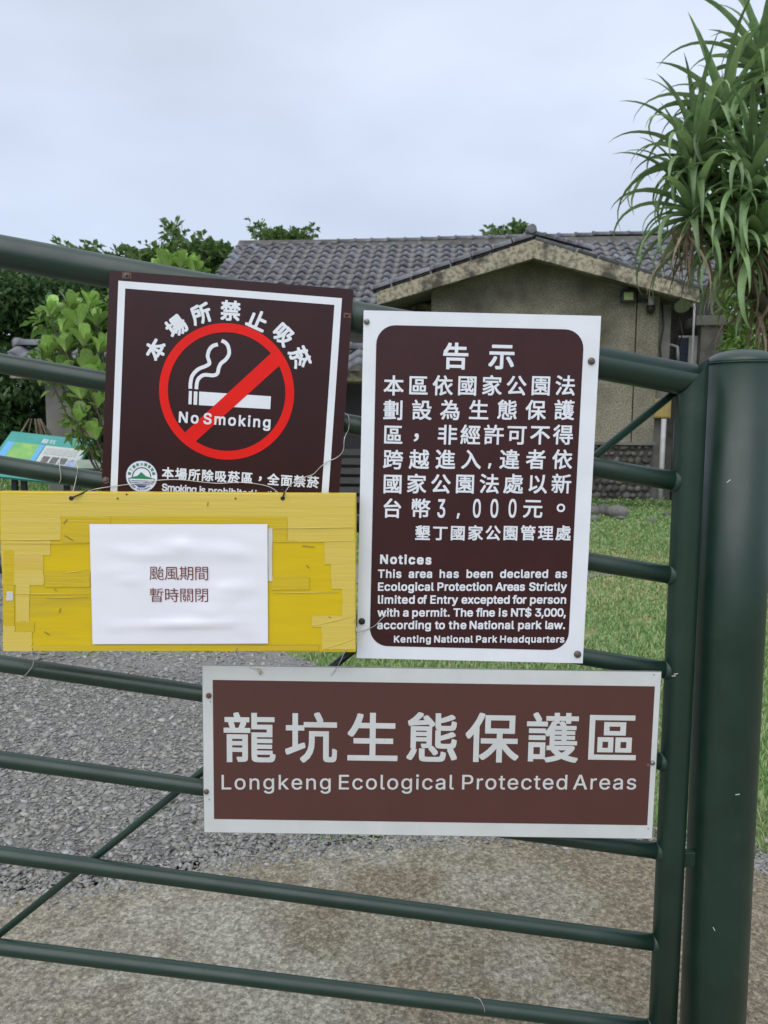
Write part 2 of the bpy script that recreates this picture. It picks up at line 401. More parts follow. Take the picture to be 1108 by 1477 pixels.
# concrete drive, worn aggregate
m = bpy.data.materials.new('worn_concrete'); m.use_nodes = True; nt = m.node_tree; N = nt.nodes; L = nt.links; p = N['Principled BSDF']
p.inputs['Roughness'].default_value = .88
tc = N.new('ShaderNodeTexCoord')
def nn(t, s, **k):
    n = N.new(t); n.inputs['Scale'].default_value = s; L.new(tc.outputs['Object'], n.inputs['Vector'])
    for a, v in k.items(): n.inputs[a].default_value = v
    return n
def rmp(o, els):
    r = N.new('ShaderNodeValToRGB'); L.new(o, r.inputs[0]); e = r.color_ramp.elements
    while len(e) < len(els): e.new(.5)
    for i, (pos, c) in enumerate(els): e[i].position = pos; e[i].color = (*c, 1)
    return r.outputs[0]
def mixc(f, a, b_, mode='MIX'):
    k = N.new('ShaderNodeMix'); k.data_type = 'RGBA'; k.blend_type = mode
    if hasattr(f, 'links'): L.new(f, k.inputs[0])
    else: k.inputs[0].default_value = f
    L.new(a, k.inputs[6]); L.new(b_, k.inputs[7]); return k.outputs[2]
fine = nn('ShaderNodeTexNoise', 75, Detail=6, Roughness=.8)
base = rmp(fine.outputs['Fac'], [(.36, (.14, .135, .105)), (.5, (.335, .32, .25)), (.62, (.58, .565, .46))])
big = nn('ShaderNodeTexNoise', 1.6, Detail=5, Roughness=.6)
brown = rmp(fine.outputs['Fac'], [(.36, (.085, .072, .048)), (.5, (.215, .18, .118)), (.62, (.42, .37, .26))])
fb = N.new('ShaderNodeMapRange'); fb.inputs[1].default_value = .42; fb.inputs[2].default_value = .58; L.new(big.outputs['Fac'], fb.inputs[0])
sx = N.new('ShaderNodeSeparateXYZ'); L.new(tc.outputs['Object'], sx.inputs[0])
gx = N.new('ShaderNodeMapRange'); gx.inputs[1].default_value = -.9; gx.inputs[2].default_value = .5; gx.inputs[3].default_value = -.5; gx.inputs[4].default_value = .5; L.new(sx.outputs['X'], gx.inputs[0])
ad = N.new('ShaderNodeMath'); ad.use_clamp = True; L.new(fb.outputs[0], ad.inputs[0]); L.new(gx.outputs[0], ad.inputs[1])
c = mixc(ad.outputs[0], base, brown)
vo = nn('ShaderNodeTexVoronoi', 120); spk = rmp(vo.outputs['Color'], [(0, (.5, .5, .5)), (.5, (1, 1, 1)), (.93, (1.15, 1.12, 1.08)), (1, (2.2, 2.2, 2.1))])
c = mixc(.75, c, spk, 'MULTIPLY')
L.new(c, p.inputs['Base Color'])
bn = N.new('ShaderNodeBump'); bn.inputs['Strength'].default_value = .9; bn.inputs['Distance'].default_value = .008
v2 = nn('ShaderNodeTexNoise', 90, Detail=6, Roughness=.8); L.new(v2.outputs['Fac'], bn.inputs['Height']); L.new(bn.outputs[0], p.inputs['Normal'])
MCON = m
con_poly = wig([(-9, -3), (9, -3), (9, 2.3), gp(1108, 1262), gp(1000, 1235), gp(950, 1222), gp(745, 1214), gp(560, 1216), gp(400, 1236), gp(280, 1254), gp(130, 1282), gp(0, 1300), (-9, 2.1)], .04, 5, .07)
tag(sheet('concrete_drive', con_poly, .020, MCON), kind='structure')

# ---------------------------------------------------------------- building (own frame, turned 5 degrees)
YAW = R(-5)
_o = P(768, 727, 14.0); BO = Vector((_o.x, 14.0, 0))
bx_ = Vector((math.cos(YAW), math.sin(YAW), 0)); by_ = Vector((-math.sin(YAW), math.cos(YAW), 0))
def PB(px, py, yl):
    d = ray(px, py); t = (yl - (CAM - BO).dot(by_)) / d.dot(by_); q = CAM + d * t - BO
    return q.dot(bx_), q.z
house = empty('house', BO, (0, 0, YAW))
tag(house, 'low concrete house with grey tiled roof and pebble dashed gable behind the gate', 'house')
# wing wall
lw, _ = PB(620, 600, .6); rw, _ = PB(944, 600, .6)
ax, az_ = PB(770, 372, 0); lx, lz = PB(544, 440, 0); rx, rz = PB(1009, 436, 0)
def under(x): return (lz + (az_ - lz) * (x - lx) / (ax - lx)) if x < ax else (az_ + (rz - az_) * (x - ax) / (rx - ax))
_, pz = PB(880, 641, .6)
jx, _ = PB(912, 600, .6)
b = B(); prism(b, [(lw, pz), (jx - .012, pz), (jx - .012, under(jx) + .1), (ax, az_ + .1), (lw, under(lw) + .1)], .6, .8)
mobj('wall', b, MT['pebble'], house)
b = B(); prism(b, [(jx + .012, pz), (rw, pz), (rw, under(rw) + .1), (jx + .012, under(jx) + .1)], .6, .8)
mobj('wall', b, MT['pebble'], house)
b = B(); box(b, ((lw + rw) / 2, .78, 1.6), (rw - lw - .1, .2, 3.2)); box(b, (lw + .1, 1.9, 1.6), (.2, 2.3, 3.2)); box(b, (rw - .1, 1.9, 1.6), (.2, 2.3, 3.2))
mobj('wall_core', b, MT['mortar'], house)
b = B(); box(b, ((lw + rw) / 2, .58, pz + .02), (rw - lw + .04, .1, .05)); mobj('plinth_cap', b, MT['concrete'], house)
# pilaster, side wall to the right (smooth concrete)
px1, _ = PB(960, 600, .75); px2, _ = PB(978, 600, 1.2)
b = B(); box(b, ((rw + px1) / 2 + .003, .85, 1.8), (px1 - rw, .3, 3.6)); mobj('pilaster', b, MT['concrete'], house)
xr_, _ = PB(1040, 600, 2.2)
b = B(); box(b, ((px1 + xr_) / 2, 2.3, 1.9), (xr_ - px1, .2, 3.8)); mobj('wall', b, MT['concrete'], house)
# fascia boards
ax2, az2 = PB(770, 345.5, 0); lx2, lz2 = PB(544, 421, 0); rx2, rz2 = PB(1009, 417, 0)
b = B(); prism(b, [(lx, lz), (ax, az_), (ax2, az2), (lx2, lz2)], 0, .14); mobj('fascia', b, MT['fascia'], house)
b = B(); prism(b, [(ax + .002, az_), (rx, rz), (rx2, rz2), (ax2 + .002, az2)], 0, .14); mobj('fascia', b, MT['fascia'], house)
# wing roof slabs
b = B(); prism(b, [(lx, lz + .05), (ax, az_ + .05), (ax2, az2 - .02), (lx2, lz2 - .02)], .142, 4.0); mobj('roof_slab', b, MT['concrete'], house)
b = B(); prism(b, [(ax + .003, az_ + .05), (rx, rz + .05), (rx2, rz2 - .02), (ax2 + .003, az2 - .02)], .142, 4.0); mobj('roof_slab', b, MT['concrete'], house)
# tiles
def tile_mesh(wd=.30, ln=.38, th=.034, amp=.042):
    V = []; Fc = []; n = 8
    for j, y in enumerate((0, ln)):
        for i in range(n + 1):
            u = i / n; V.append(((u - .5) * wd, y, amp * math.sin(u * 2 * math.pi + .6) + (0.026 if j == 0 else 0)))
    for i in range(n + 1):
        V.append((V[i][0], 0, V[i][2] - th - .012))
    for i in range(n):
        Fc.append((i, i + 1, n + 1 + i + 1, n + 1 + i)); Fc.append((2 * (n + 1) + i, 2 * (n + 1) + i + 1, i + 1, i))
    return pyd('roof_tile', V, Fc, True)
TM = tile_mesh(); TM.materials.append(MT['tile']); TMB = TM.copy(); TMB.materials.clear(); TMB.materials.append(MT['tileblue'])
rl, rlz = PB(345, 352, 5.0); rr, rrz = PB(1033, 332, 5.0); ridge_z = (rlz + rrz) / 2
el, ez = PB(480, 435, 1.5)
slope = math.atan2(ridge_z - .08 - ez, 3.5); SL = math.hypot(3.5, ridge_z - .08 - ez)
roof = mobj('roof', box(B(), ((rl + rr) / 2, 1.5 + 1.75, (ez + ridge_z - .08) / 2 - .09), (rr - rl - .05, SL, .08), Matrix.Rotation(slope, 3, 'X')), MT['concrete'], house)
ncol = int((rr - rl) / .30); cw = (rr - rl) / ncol; rows = 11; ex = SL / rows
tiles = []
for i in range(ncol):
    for j in range(rows):
        x = rl + (i + .5) * cw; s_ = j * ex - .03
        y = 1.5 + s_ * math.cos(slope); z = ez + s_ * math.sin(slope)
        tiles.append((x, y, z + rnd.uniform(-.006, .006), rnd.uniform(-.02, .02)))
def joined(name, me, places, m, parent, kind='stuff'):
    V = np.array([v.co[:] for v in me.vertices]); Fc = [tuple(p.vertices) for p in me.polygons]; AV = []; AF = []; base = 0
    for Mx in places:
        A = np.array(Mx); W = V @ A[:3, :3].T + A[:3, 3]; AV.append(W)
        AF += [tuple(q + base for q in f) for f in Fc]; base += len(V)
    o = mobj(name, pyd(name, np.vstack(AV), AF, True), m, parent); o['kind'] = kind; return o
# keep as single parts the ones in view and above the signs
def topx(x, y, z):
    wv = BO + bx_ * x + by_ * y + Vector((0, 0, z)) - CAM; c_ = RM.transposed() @ wv
    return CX + F * c_.x / -c_.z, CY - F * c_.y / -c_.z
def seen(t):
    u, v = topx(*t[:3]);
    if v > 385 + (u - 155) * .075 and u < 520: return False
    if 540 < u < 770 and v > 421 - (u - 544) * .334: return False
    if u >= 770 and v > 345 + (u - 770) * .30: return False
    return u > 290
tv = [t for t in tiles if seen(t)]; th_ = [t for t in tiles if not seen(t)]
tv.sort(key=lambda t: t[1]); th_ += tv[300:]; tv = tv[:300]
for x, y, z, a in tv:
    u, v = topx(x, y, z); blue = (u < 400 and rnd.random() < .18) or rnd.random() < .02
    mobj('roof_tile', TMB if blue else TM, None, roof, (x, y, z), (slope - .09, 0, a))
joined('roof_tile', TM, [Matrix.Translation(t[:3]) @ Euler((slope - .09, 0, t[3])).to_matrix().to_4x4() for t in th_], MT['tile'], roof)
# ridge tiles
def half_tube(ln, r0, r1, seg=10):
    b = B(); n = 3
    V = []; Fc = []
    for j, (y, r) in enumerate(((0, r0), (.06, r0), (.061, r1), (ln, r1))):
        for i in range(seg + 1):
            a = math.pi * i / seg; V.append((y, -r * math.cos(a), r * math.sin(a) * .9))
    for j in range(3):
        for i in range(seg): Fc.append((j * (seg + 1) + i, j * (seg + 1) + i + 1, (j + 1) * (seg + 1) + i + 1, (j + 1) * (seg + 1) + i))
    return pyd('ridge_tile', V, Fc, True)
RT = half_tube(.40, .115, .098); RT.materials.append(MT['tile'])
k = int((rr - rl) / .38)
for i in range(k):
    x = rl + i * (rr - rl) / k; zz = rlz + (rrz - rlz) * i / k
    mobj('ridge_tile', RT, None, roof, (x, 5.0, zz - .05 + rnd.uniform(-.008, .008)), (0, 0, rnd.uniform(-.02, .02)))
b = B(); box(b, ((rl + rr) / 2, 5.0, ridge_z - .1), (rr - rl - .04, .17, .14)); mobj('ridge_bed', b, MT['concrete'], roof)
b = B(); box(b, ((rl + rr) / 2, 6.8, (ez + ridge_z - .08) / 2 - .09), (rr - rl - .05, SL, .08), Matrix.Rotation(-slope, 3, 'X')); mobj('rear_slope', b, MT['tile'], roof)
# verge tiles along the gable
VT = half_tube(.34, .105, .09); VT.materials.append(MT['tile'])
for (x0, z0, x1, z1) in ((lx2 - .1, lz2 + .0, ax2, az2 + .03), (rx2 + .1, rz2 + .0, ax2, az2 + .03)):
    n = 8; d = math.hypot(x1 - x0, z1 - z0); ang = math.atan2(z1 - z0, x1 - x0)
    for i in range(n):
        f = i / n
        mobj('verge_tile', VT, None, roof, (x0 + (x1 - x0) * f, .07, z0 + (z1 - z0) * f + .03), (0, -ang, 0))
        mobj('verge_tile', VT, None, roof, (x0 + (x1 - x0) * f, .26, z0 + (z1 - z0) * f + .02), (0, -ang, 0))
# raised row right of the apex
x1, z1 = PB(845, 353, .3); x0, z0 = PB(768, 333, .3)
for i in range(5):
    f = i / 5; mobj('verge_tile', VT, None, roof, (x0 + (x1 - x0) * f, .45, z0 + (z1 - z0) * f - .03), (0, math.atan2(z0 - z1, x1 - x0), 0))
x0, z0 = PB(767, 331, .05)
b = B(); tube(b, [(x0, -.04, z0), (x0, .1, z0), (x0, .4, z0), (x0, 1.2, z0 - .02)], [.075, .095, .09, .09], 16); mobj('ridge_end_tile', b, MT['tile'], roof)
for i in range(8):
    mobj('ridge_tile', RT, None, roof, (x0, .4 + i * .38, z0 - .1), (0, 0, math.pi / 2))
# wing slope tiles
for sgn in (-1, 1):
    pl = []
    ex_, ez_ = (lx2, lz2) if sgn < 0 else (rx2, rz2)
    sl_ = math.atan2(az2 - ez_, abs(ax2 - ex_)); ln_ = math.hypot(az2 - ez_, ax2 - ex_)
    for j in range(int(ln_ / .36)):
        for i in range(8):
            s_ = j * .36; x = ex_ - sgn * s_ * math.cos(sl_) ; z = ez_ + s_ * math.sin(sl_) + .02
            pl.append(Matrix.Translation((x, .5 + i * .3, z)) @ Matrix.Rotation(sgn * math.pi / 2, 4, 'Z') @ Matrix.Rotation(sl_ - .05, 4, 'X'))
    joined('wing_tiles', TM, pl, MT['tile'], roof)
# main front wall, eave board, doors (left of the wing)
b = B(); box(b, ((rl + lw) / 2, 2.3, (ez) / 2), (lw - rl - .3, .2, ez - .05)); mobj('wall', b, MT['concrete'], house)
b = B(); box(b, ((rl + lw) / 2, 1.52, ez - .14), (lw - rl, .1, .16)); mobj('eave_board', b, MT['fascia'], house)
for i in range(5):
    xx = rl + 1.0 + i * 1.25
    dr = mobj('door', box(B(), (xx, 2.18, 1.2), (1.1, .05, 2.3)), MT['dark'], house)
    for kx in (-.27, .27): mobj('door_panel', box(B(), (xx + kx, 2.15, 1.2), (.42, .03, 2.1), None, .008), MT['dark'], dr)
# stone plinth
def rock_mesh(seed, sub=2, sq=(1, 1, 1), rough=.18):
    r = random.Random(seed); b = B(); bmesh.ops.create_icosphere(b, subdivisions=sub, radius=1)
    from mathutils import noise
    for v in b.verts:
        n = noise.noise(v.co * 1.3 + Vector((seed * 3.1, 0, 0))) * .5 + noise.noise(v.co * 3 + Vector((0, seed * 1.7, 0))) * rough
        v.co *= (1 + n * .6); v.co = Vector((v.co.x * sq[0], v.co.y * sq[1], v.co.z * sq[2]))
    for f in b.faces: f.smooth = True
    me = bpy.data.meshes.new('stone'); b.to_mesh(me); b.free(); return me
SM = [rock_mesh(i, 1, (1, .6, .85)) for i in range(6)]
for q in SM: q.materials.append(MT['stone'])
plinth = mobj('plinth', box(B(), ((lw + rw) / 2, .68, pz / 2), (rw - lw, .14, pz)), MT['mortar'], house)
nx, nz_ = 31, 9
for j in range(nz_):
    for i in range(nx):
        if j * nx + i >= 299: break
        x = lw + (i + .5 + .5 * (j % 2)) * (rw - lw) / (nx + .5); z = (j + .5) * pz / nz_ * 1.02
        s_ = rnd.uniform(.05, .085)
        mobj('stone', rnd.choice(SM), None, plinth, (x + rnd.uniform(-.02, .02), .60, z), (rnd.uniform(-.3, .3), rnd.uniform(-3, 3), 0), (s_ * rnd.uniform(.9, 1.3), .07, s_))
# fittings on the gable
def hb(name, px, py, pw, ph, yl, dep, m, bev=.01, parent=None):
    x0, z1 = PB(px - pw / 2, py - ph / 2, yl); x1, z0 = PB(px + pw / 2, py + ph / 2, yl)
    return mobj(name, box(B(), ((x0 + x1) / 2, yl + dep / 2, (z0 + z1) / 2), (abs(x1 - x0), dep, abs(z1 - z0)), None, bev), m, parent or house)
hl = tag(empty('flood_light', BO, (0, 0, YAW)), 'black flood light with pale lens under the right eave of the gable', 'flood light')
hb('housing', 908, 426, 21, 19, .42, .12, MT['black'], .01, hl)
hb('lens', 907, 427, 13, 11, .405, .02, M_('pale_lens', (.42, .50, .16), (.30, .36, .12), scale=8, rough=.25), .004, hl)
hb('bracket', 910, 418, 5, 6, .5, .12, MT['black'], 0, hl)
cm = tag(empty('security_camera', BO, (0, 0, YAW)), 'white dome security camera beside the flood light under the eave', 'security camera')
x, z = PB(939, 441, .5)
mobj('mount', tube(B(), [(x, .5, z + .16), (x, .5, z)], .05, 14), MT['pvc'], cm)
mobj('dome', tube(B(), [(x, .5, z), (x, .5, z - .05), (x, .5, z - .12), (x, .5, z - .15)], [.075, .075, .06, .02], 16), MT['black'], cm)
mobj('wall_bracket', box(B(), (x - .1, .56, z + .1), (.2, .04, .06)), MT['black'], cm)
x, z = PB(983, 438, .5)
sp = tag(empty('speaker_lamp', BO, (0, 0, YAW)), 'round grey lamp hanging below the right end of the fascia', 'lamp')
mobj('lamp_shade', tube(B(), [(x, .5, z + .14), (x, .5, z + .02), (x, .42, z - .05)], [.05, .11, .14], 16), MT['aluminium'], sp)
mobj('arm', tube(B(), [(x, .5, z + .12), (x - .05, .85, z + .15)], .02, 8), MT['black'], sp)
# yellow meter box + pvc down pipe
yb = tag(empty('meter_box', BO, (0, 0, YAW)), 'ochre yellow meter box on the pilaster at the corner of the house', 'meter box')
hb('cabinet', 956, 589, 23, 28, .56, .13, M_('ochre_paint', (.34, .25, .07), (.28, .20, .06), scale=8, rough=.5), .012, yb)
hb('cabinet_door', 955, 590, 18, 22, .55, .01, M_('ochre_paint_light', (.38, .28, .09), (.32, .24, .07), scale=8, rough=.5), 0, yb)
for pxp, r_, m_, lb in ((951, .045, 'pvc', 'pale drain pipe below the ochre meter box'), (966, .02, 'black', 'thin dark conduit right of the pale drain pipe')):
    x, z0 = PB(pxp, 728, .6); _, z1 = PB(pxp, 604, .6)
    o = mobj('drain_pipe', tube(B(), [(x, .56, max(z0, 0)), (x, .56, (z0 + z1) / 2), (x, .56, z1)], r_, 12), MT[m_]); o.matrix_world = Matrix.Translation(BO) @ Matrix.Rotation(YAW, 4, 'Z'); tag(o, lb, 'pipe')
x, z0 = PB(998, 520, 1.0); _, z1 = PB(998, 438, 1.0)
o = mobj('drain_pipe', tube(B(), [(x, 1.0, 1.0), (x, 1.0, z0), (x, 1.0, z1)], .018, 12), MT['pvc']); o.matrix_world = Matrix.Translation(BO) @ Matrix.Rotation(YAW, 4, 'Z'); tag(o, 'pale vertical drain pipe descending beside the air conditioner', 'pipe')
# cables on wall
for pts in ([(955, 438), (957, 470), (952, 500), (955, 540)], [(978, 455), (985, 480), (979, 500)]):
    q = [PB(a, c_, .66) for a, c_ in pts]
    o = mobj('cable', tube(B(), [(a, .66, c_) for a, c_ in q], .012, 6), MT['black']); o.matrix_world = Matrix.Translation(BO) @ Matrix.Rotation(YAW, 4, 'Z'); tag(o, 'black cable running down the wall corner ' + ('beside the camera' if pts[0][0] < 960 else 'below the round lamp'), 'cable')
# air conditioner
ac = tag(empty('air_conditioner', BO, (0, 0, YAW)), 'white air conditioner unit with dark blue grille behind the gate rail', 'air conditioner')
hb('casing', 992, 512, 26, 56, 1.25, .32, MT['pvc'], .015, ac)
gr = hb('grille', 985, 511, 13, 48, 1.235, .02, M_('dark_blue_grille', (.02, .03, .07), rough=.4), 0, ac)
for i in range(7): hb('grille_bar', 985, 491 + i * 6.5, 13, 1, 1.225, .012, MT['black'], 0, gr)
for i, (pp) in enumerate(([(956, 530), (957, 508), (966, 497), (977, 500), (978, 520)], [(962, 530), (962, 500), (960, 492)])):
    q = [PB(a, c_, 1.1) for a, c_ in pp]
    mobj('coolant_pipe', tube(B(), [(a, 1.1, c_) for a, c_ in q], .03, 10), MT['pvc'], ac)
# little annex structure right of the house
an = tag(empty('concrete_shelter', BO, (0, 0, YAW)), 'small grey concrete shelter with open bays between house and green bush', 'shelter')
hb('canopy', 1036, 462, 62, 14, 1.0, .9, MT['concrete'], .01, an)
hb('column', 1024, 545, 24, 152, 1.05, .3, MT['concrete'], .01, an)
hb('column', 1063, 545, 4, 152, 1.05, .3, MT['concrete'], .005, an)
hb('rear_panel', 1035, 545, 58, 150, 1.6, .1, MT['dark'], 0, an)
hb('panel', 1050, 488, 22, 26, 1.4, .05, MT['concrete'], 0, an)
gt = tag(empty('eave_gutter', BO, (0, 0, YAW)), 'dark gutter end and board at the right corner of the roof', 'gutter')
hb('gutter_board', 1022, 433, 32, 44, 1.45, .1, MT['dark'], .01, gt)
hb('gutter_post', 1040, 418, 3, 78, 1.4, .05, MT['dark'], 0, gt)

# ---------------------------------------------------------------- covered walkway on the left (low tiled roof on pillars)
cw_ = empty('covered_walkway', (0, 0, 0)); tag(cw_, 'low tile roofed walkway on concrete pillars behind the red brown signs', 'walkway')
WY = 11.5
a0 = P(26, 497, WY); a1 = P(560, 497, WY)
hgt = a0.z
low = empty('x', (0, 0, 0)); bpy.data.objects.remove(low)
k = int((a1.x - a0.x) / .36)
for i in range(k):
    mobj('ridge_tile', RT, None, cw_, (a0.x + i * .36, WY, hgt - .02 + rnd.uniform(-.01, .01)), (0, 0, 0))
b = B(); tube(b, [(a0.x - .04, WY, hgt), (a0.x + .03, WY, hgt)], .10, 16); mobj('ridge_end_tile', b, MT['tile'], cw_)
cnt = 0
for i in range(int((a1.x - a0.x) / .30)):
    for j in range(2):
        mobj('roof_tile', TM, None, cw_, (a0.x + .15 + i * .30, WY - .58 + j * .26, hgt - .30 + j * .13), (R(22), 0, 0))
b = B(); box(b, ((a0.x + a1.x) / 2, WY, hgt - .42), (a1.x - a0.x - .1, .8, .14)); mobj('beam', b, MT['fascia'], cw_)
for pxp in (92, 250, 400):
    q = P(pxp, 600, WY)
    b = B(); box(b, (q.x, WY, (hgt - .5) / 2 + .1), (.36, .36, hgt - .5 + .2), None, .015); mobj('pillar', b, MT['concrete'], cw_)
for i in range(6):
    q = P(470, 600, WY + .3)
    b = B(); box(b, (q.x + .75, WY + .2 , .35 + i * .14), (2.3, .04, .09)); mobj('slat', b, MT['slat'], cw_)
b = B(); q = P(500, 600, WY + .6); box(b, (q.x + .4, WY + .5, (hgt - .4) / 2), (2.2, .06, hgt - .4)); mobj('dark_screen', b, MT['dark'], cw_)

# ---------------------------------------------------------------- vegetation
LEAFM = {}
def leafmat(name, cols, c2=None, rough=.5, trans=.25, spec=.4):
    return M_(name, cols[0], c2, scale=3, rough=rough, island_cols=cols, trans=trans, spec=spec)
MT['hedge'] = leafmat('hedge_leaf', [(.03, .07, .025), (.06, .13, .04), (.10, .18, .06), (.045, .10, .035)])
MT['treeleaf'] = leafmat('tree_leaf', [(.06, .12, .035), (.10, .18, .05), (.17, .26, .08), (.07, .14, .04)])
MT['lightleaf'] = leafmat('light_leaf', [(.09, .20, .035), (.16, .30, .06), (.26, .38, .09), (.10, .19, .05)], trans=.35)
MT['grass'] = leafmat('grass_blade', [(.14, .28, .08), (.20, .37, .12), (.30, .43, .16), (.42, .44, .22), (.16, .32, .09), (.24, .40, .14)], trans=.3)
MT['drygrass'] = leafmat('dry_grass_blade', [(.58, .53, .25), (.42, .45, .17), (.66, .62, .38), (.30, .38, .13)], trans=.3)
MT['bigleaf'] = M_('succulent_leaf', (.19, .38, .07), (.34, .52, .12), scale=8, rough=.38, island=.45, trans=.3, c3=(.42, .50, .22), s3=5, lo3=.5, hi3=.7)
MT['deadleaf'] = M_('dead_leaf', (.13, .095, .06), (.24, .19, .13), scale=12, rough=.8, island=.3)
MT['pandan'] = M_('pandanus_leaf', (.15, .255, .105), (.26, .38, .17), scale=5, rough=.36, island=.45, trans=.28, spec=.5, c3=(.27, .37, .15), s3=2, lo3=.5, hi3=.75)

def leaf_cloud(name, blobs, n, ln, wd, m, parent=None, seed=1, droop=.2, shell=.55):
    """n leaves spread over blobs (centre, radii): small folded leaves facing outward"""
    r = np.random.RandomState(seed)
    C_ = np.array([b_[0] for b_ in blobs]); RD = np.array([b_[1] if hasattr(b_[1], '__len__') else (b_[1],) * 3 for b_ in blobs])
    wgt = (RD[:, 0] * RD[:, 2]); wgt = wgt / wgt.sum()
    idx = r.choice(len(blobs), n, p=wgt)
    d = r.normal(size=(n, 3)); d /= np.linalg.norm(d, axis=1)[:, None]
    rad = (shell + (1 - shell) * r.rand(n)) * (1 + .22 * np.sin(d[:, 0] * 5 + idx) * np.cos(d[:, 2] * 6 + idx * 2))
    pos = C_[idx] + d * RD[idx] * rad[:, None]
    out = d + r.normal(scale=.7, size=(n, 3)); out[:, 2] += .15; out /= np.linalg.norm(out, axis=1)[:, None]
    rnv = r.normal(size=(n, 3)); side = np.cross(out, rnv); side /= np.linalg.norm(side, axis=1)[:, None]
    nrm = np.cross(side, out)
    l_ = ln * (.6 + .8 * r.rand(n))[:, None]; w_ = wd * (.7 + .6 * r.rand(n))[:, None]
    tip = pos + out * l_; tip[:, 2] -= droop * l_[:, 0]
    mid = pos + out * l_ * .5
    Lf = mid + side * w_ * .5 + nrm * w_ * .15; Rt = mid - side * w_ * .5 + nrm * w_ * .15
    V = np.stack([pos, Lf, tip, Rt], 1).reshape(-1, 3)
    b0 = np.arange(n)[:, None] * 4
    T = np.hstack([b0, b0 + 2, b0 + 1, b0, b0 + 3, b0 + 2]).reshape(-1, 3)
    o = mobj(name, npmesh(name, V, T), m, parent); o['kind'] = 'stuff'; return o
def tree(name, base, blobs, n, ln, wd, m, label, cat='tree', group=None, trunk_r=.12, seed=1, shell=.55):
    t = tag(empty(name, base), label, cat, group); Bv = Vector(base)
    rel = [(tuple(Vector(c_) - Bv), r_) for c_, r_ in blobs]
    leaf_cloud('foliage', rel, n, ln, wd, m, t, seed, shell=shell)
    b = B(); r = random.Random(seed)
    top = sum((Vector(c_) for c_, _ in rel), Vector()) / len(rel); fork = top * .45; fork.z = top.z * .5
    tube(b, [(0, 0, -.1), (fork * .5), fork], [trunk_r, trunk_r * .8, trunk_r * .65], 9)
    mobj('trunk', b, MT['bark'], t)
    for c_, rr_ in rel[:14]:
        b = B(); c_ = Vector(c_); mdl = (fork + c_) / 2 + Vector((r.uniform(-.1, .1), r.uniform(-.1, .1), .1))
        tube(b, [fork, mdl, c_], [trunk_r * .5, trunk_r * .3, trunk_r * .1], 6); mobj('limb', b, MT['bark'], t)
    return t
def bl(px, py, Y, rpx, ry=None):
    q = P(px, py, Y); r = rpx * pm(Y); return (tuple(q), (r, ry or r, r * .9))
# dark hedge trees on the left
blobs = [bl(x, y, 12.8 + dy, s, .8) for x, y, dy, s in ((-40, 425, 0, 60), (20, 430, 0, 45), (75, 425, .2, 34), (125, 432, .3, 40), (170, 420, .4, 36), (-10, 500, .2, 60), (60, 455, .3, 55), (110, 470, .4, 60), (40, 540, 0, 55), (150, 450, .3, 50), (-20, 600, 0, 60), (60, 610, .6, 60), (130, 580, .6, 60), (200, 480, .4, 70), (200, 600, .4, 60), (100, 650, .8, 50), (20, 670, .8, 50))]
q = P(40, 600, 12.8)
tree('dark_bush', (q.x, 12.9, gz(q.x, 12.8)), blobs, 36000, .12, .06, MT['hedge'], 'dense dark green bush wall left of the signs behind the info board', 'bush', seed=3, shell=.5)
blobs = [bl(x, y, 13.4 + dy, s, .8) for x, y, dy, s in ((-160, 450, 0, 90), (-100, 480, .3, 80), (-190, 560, 0, 80), (-110, 600, .3, 90))]
q = P(-130, 600, 13.4); tree('dark_bush', (q.x, 13.4, gz(q.x, 13.4)), blobs, 8000, .10, .05, MT['hedge'], 'dark green bush at the far left edge beyond the gate', 'bush', seed=4)
# tree band behind on the left
blobs = [bl(x, y, 24, s, 1.2) for x, y, s in ((100, 385, 22), (130, 392, 26), (160, 384, 12), (185, 378, 16), (210, 388, 22), (240, 380, 20), (262, 368, 14), (285, 375, 24), (315, 372, 20), (330, 384, 22), (250, 338, 7), (256, 330, 5), (150, 420, 40), (220, 420, 50), (300, 410, 50), (345, 420, 40), (98, 358, 5), (142, 361, 6), (60, 410, 30), (20, 415, 26), (225, 365, 7), (300, 352, 6))]
q = P(215, 420, 24); tree('tree', (q.x, 24, 0), blobs, 15000, .26, .13, MT['treeleaf'], 'broad green tree behind the left end of the tiled roof', 'tree', 'trees behind the house', seed=5, trunk_r=.2)
blobs = [bl(x, y, 23, s, .7) for x, y, s in ((372, 335, 6), (388, 342, 7), (405, 343, 6), (425, 340, 5), (445, 338, 4), (366, 325, 3), (380, 326, 3), (400, 356, 22), (430, 356, 20), (453, 331, 3))]
q = P(410, 350, 23); tree('tree', (q.x, 23, 0), blobs, 2400, .18, .09, MT['treeleaf'], 'green tree top peeking over the left part of the main ridge', 'tree', 'trees behind the house', seed=6)
blobs = [bl(x, y, 24, s, .7) for x, y, s in ((705, 334, 4), (722, 336, 5), (738, 331, 5), (748, 330, 5), (752, 333, 5), (745, 352, 16), (715, 355, 16))]
q = P(730, 350, 24); tree('tree', (q.x, 24, 0), blobs, 1500, .2, .1, MT['treeleaf'], 'small tuft of tree top above the ridge left of the gable peak', 'tree', 'trees behind the house', seed=7)
# light bush on the right behind pandanus
blobs = [bl(x, y, 13.5, s, .6) for x, y, s in ((1075, 430, 32), (1105, 400, 40), (1090, 480, 34), (1070, 500, 24), (1130, 450, 50), (1075, 390, 22), (1120, 540, 50), (1150, 620, 60), (1165, 520, 60))]
q = P(1125, 600, 13.5); tree('bright_bush', (q.x, 13.5, 0), blobs, 9000, .13, .055, MT['lightleaf'], 'bright green leafy bush right of the shelter behind the pandanus', 'bush', seed=8)

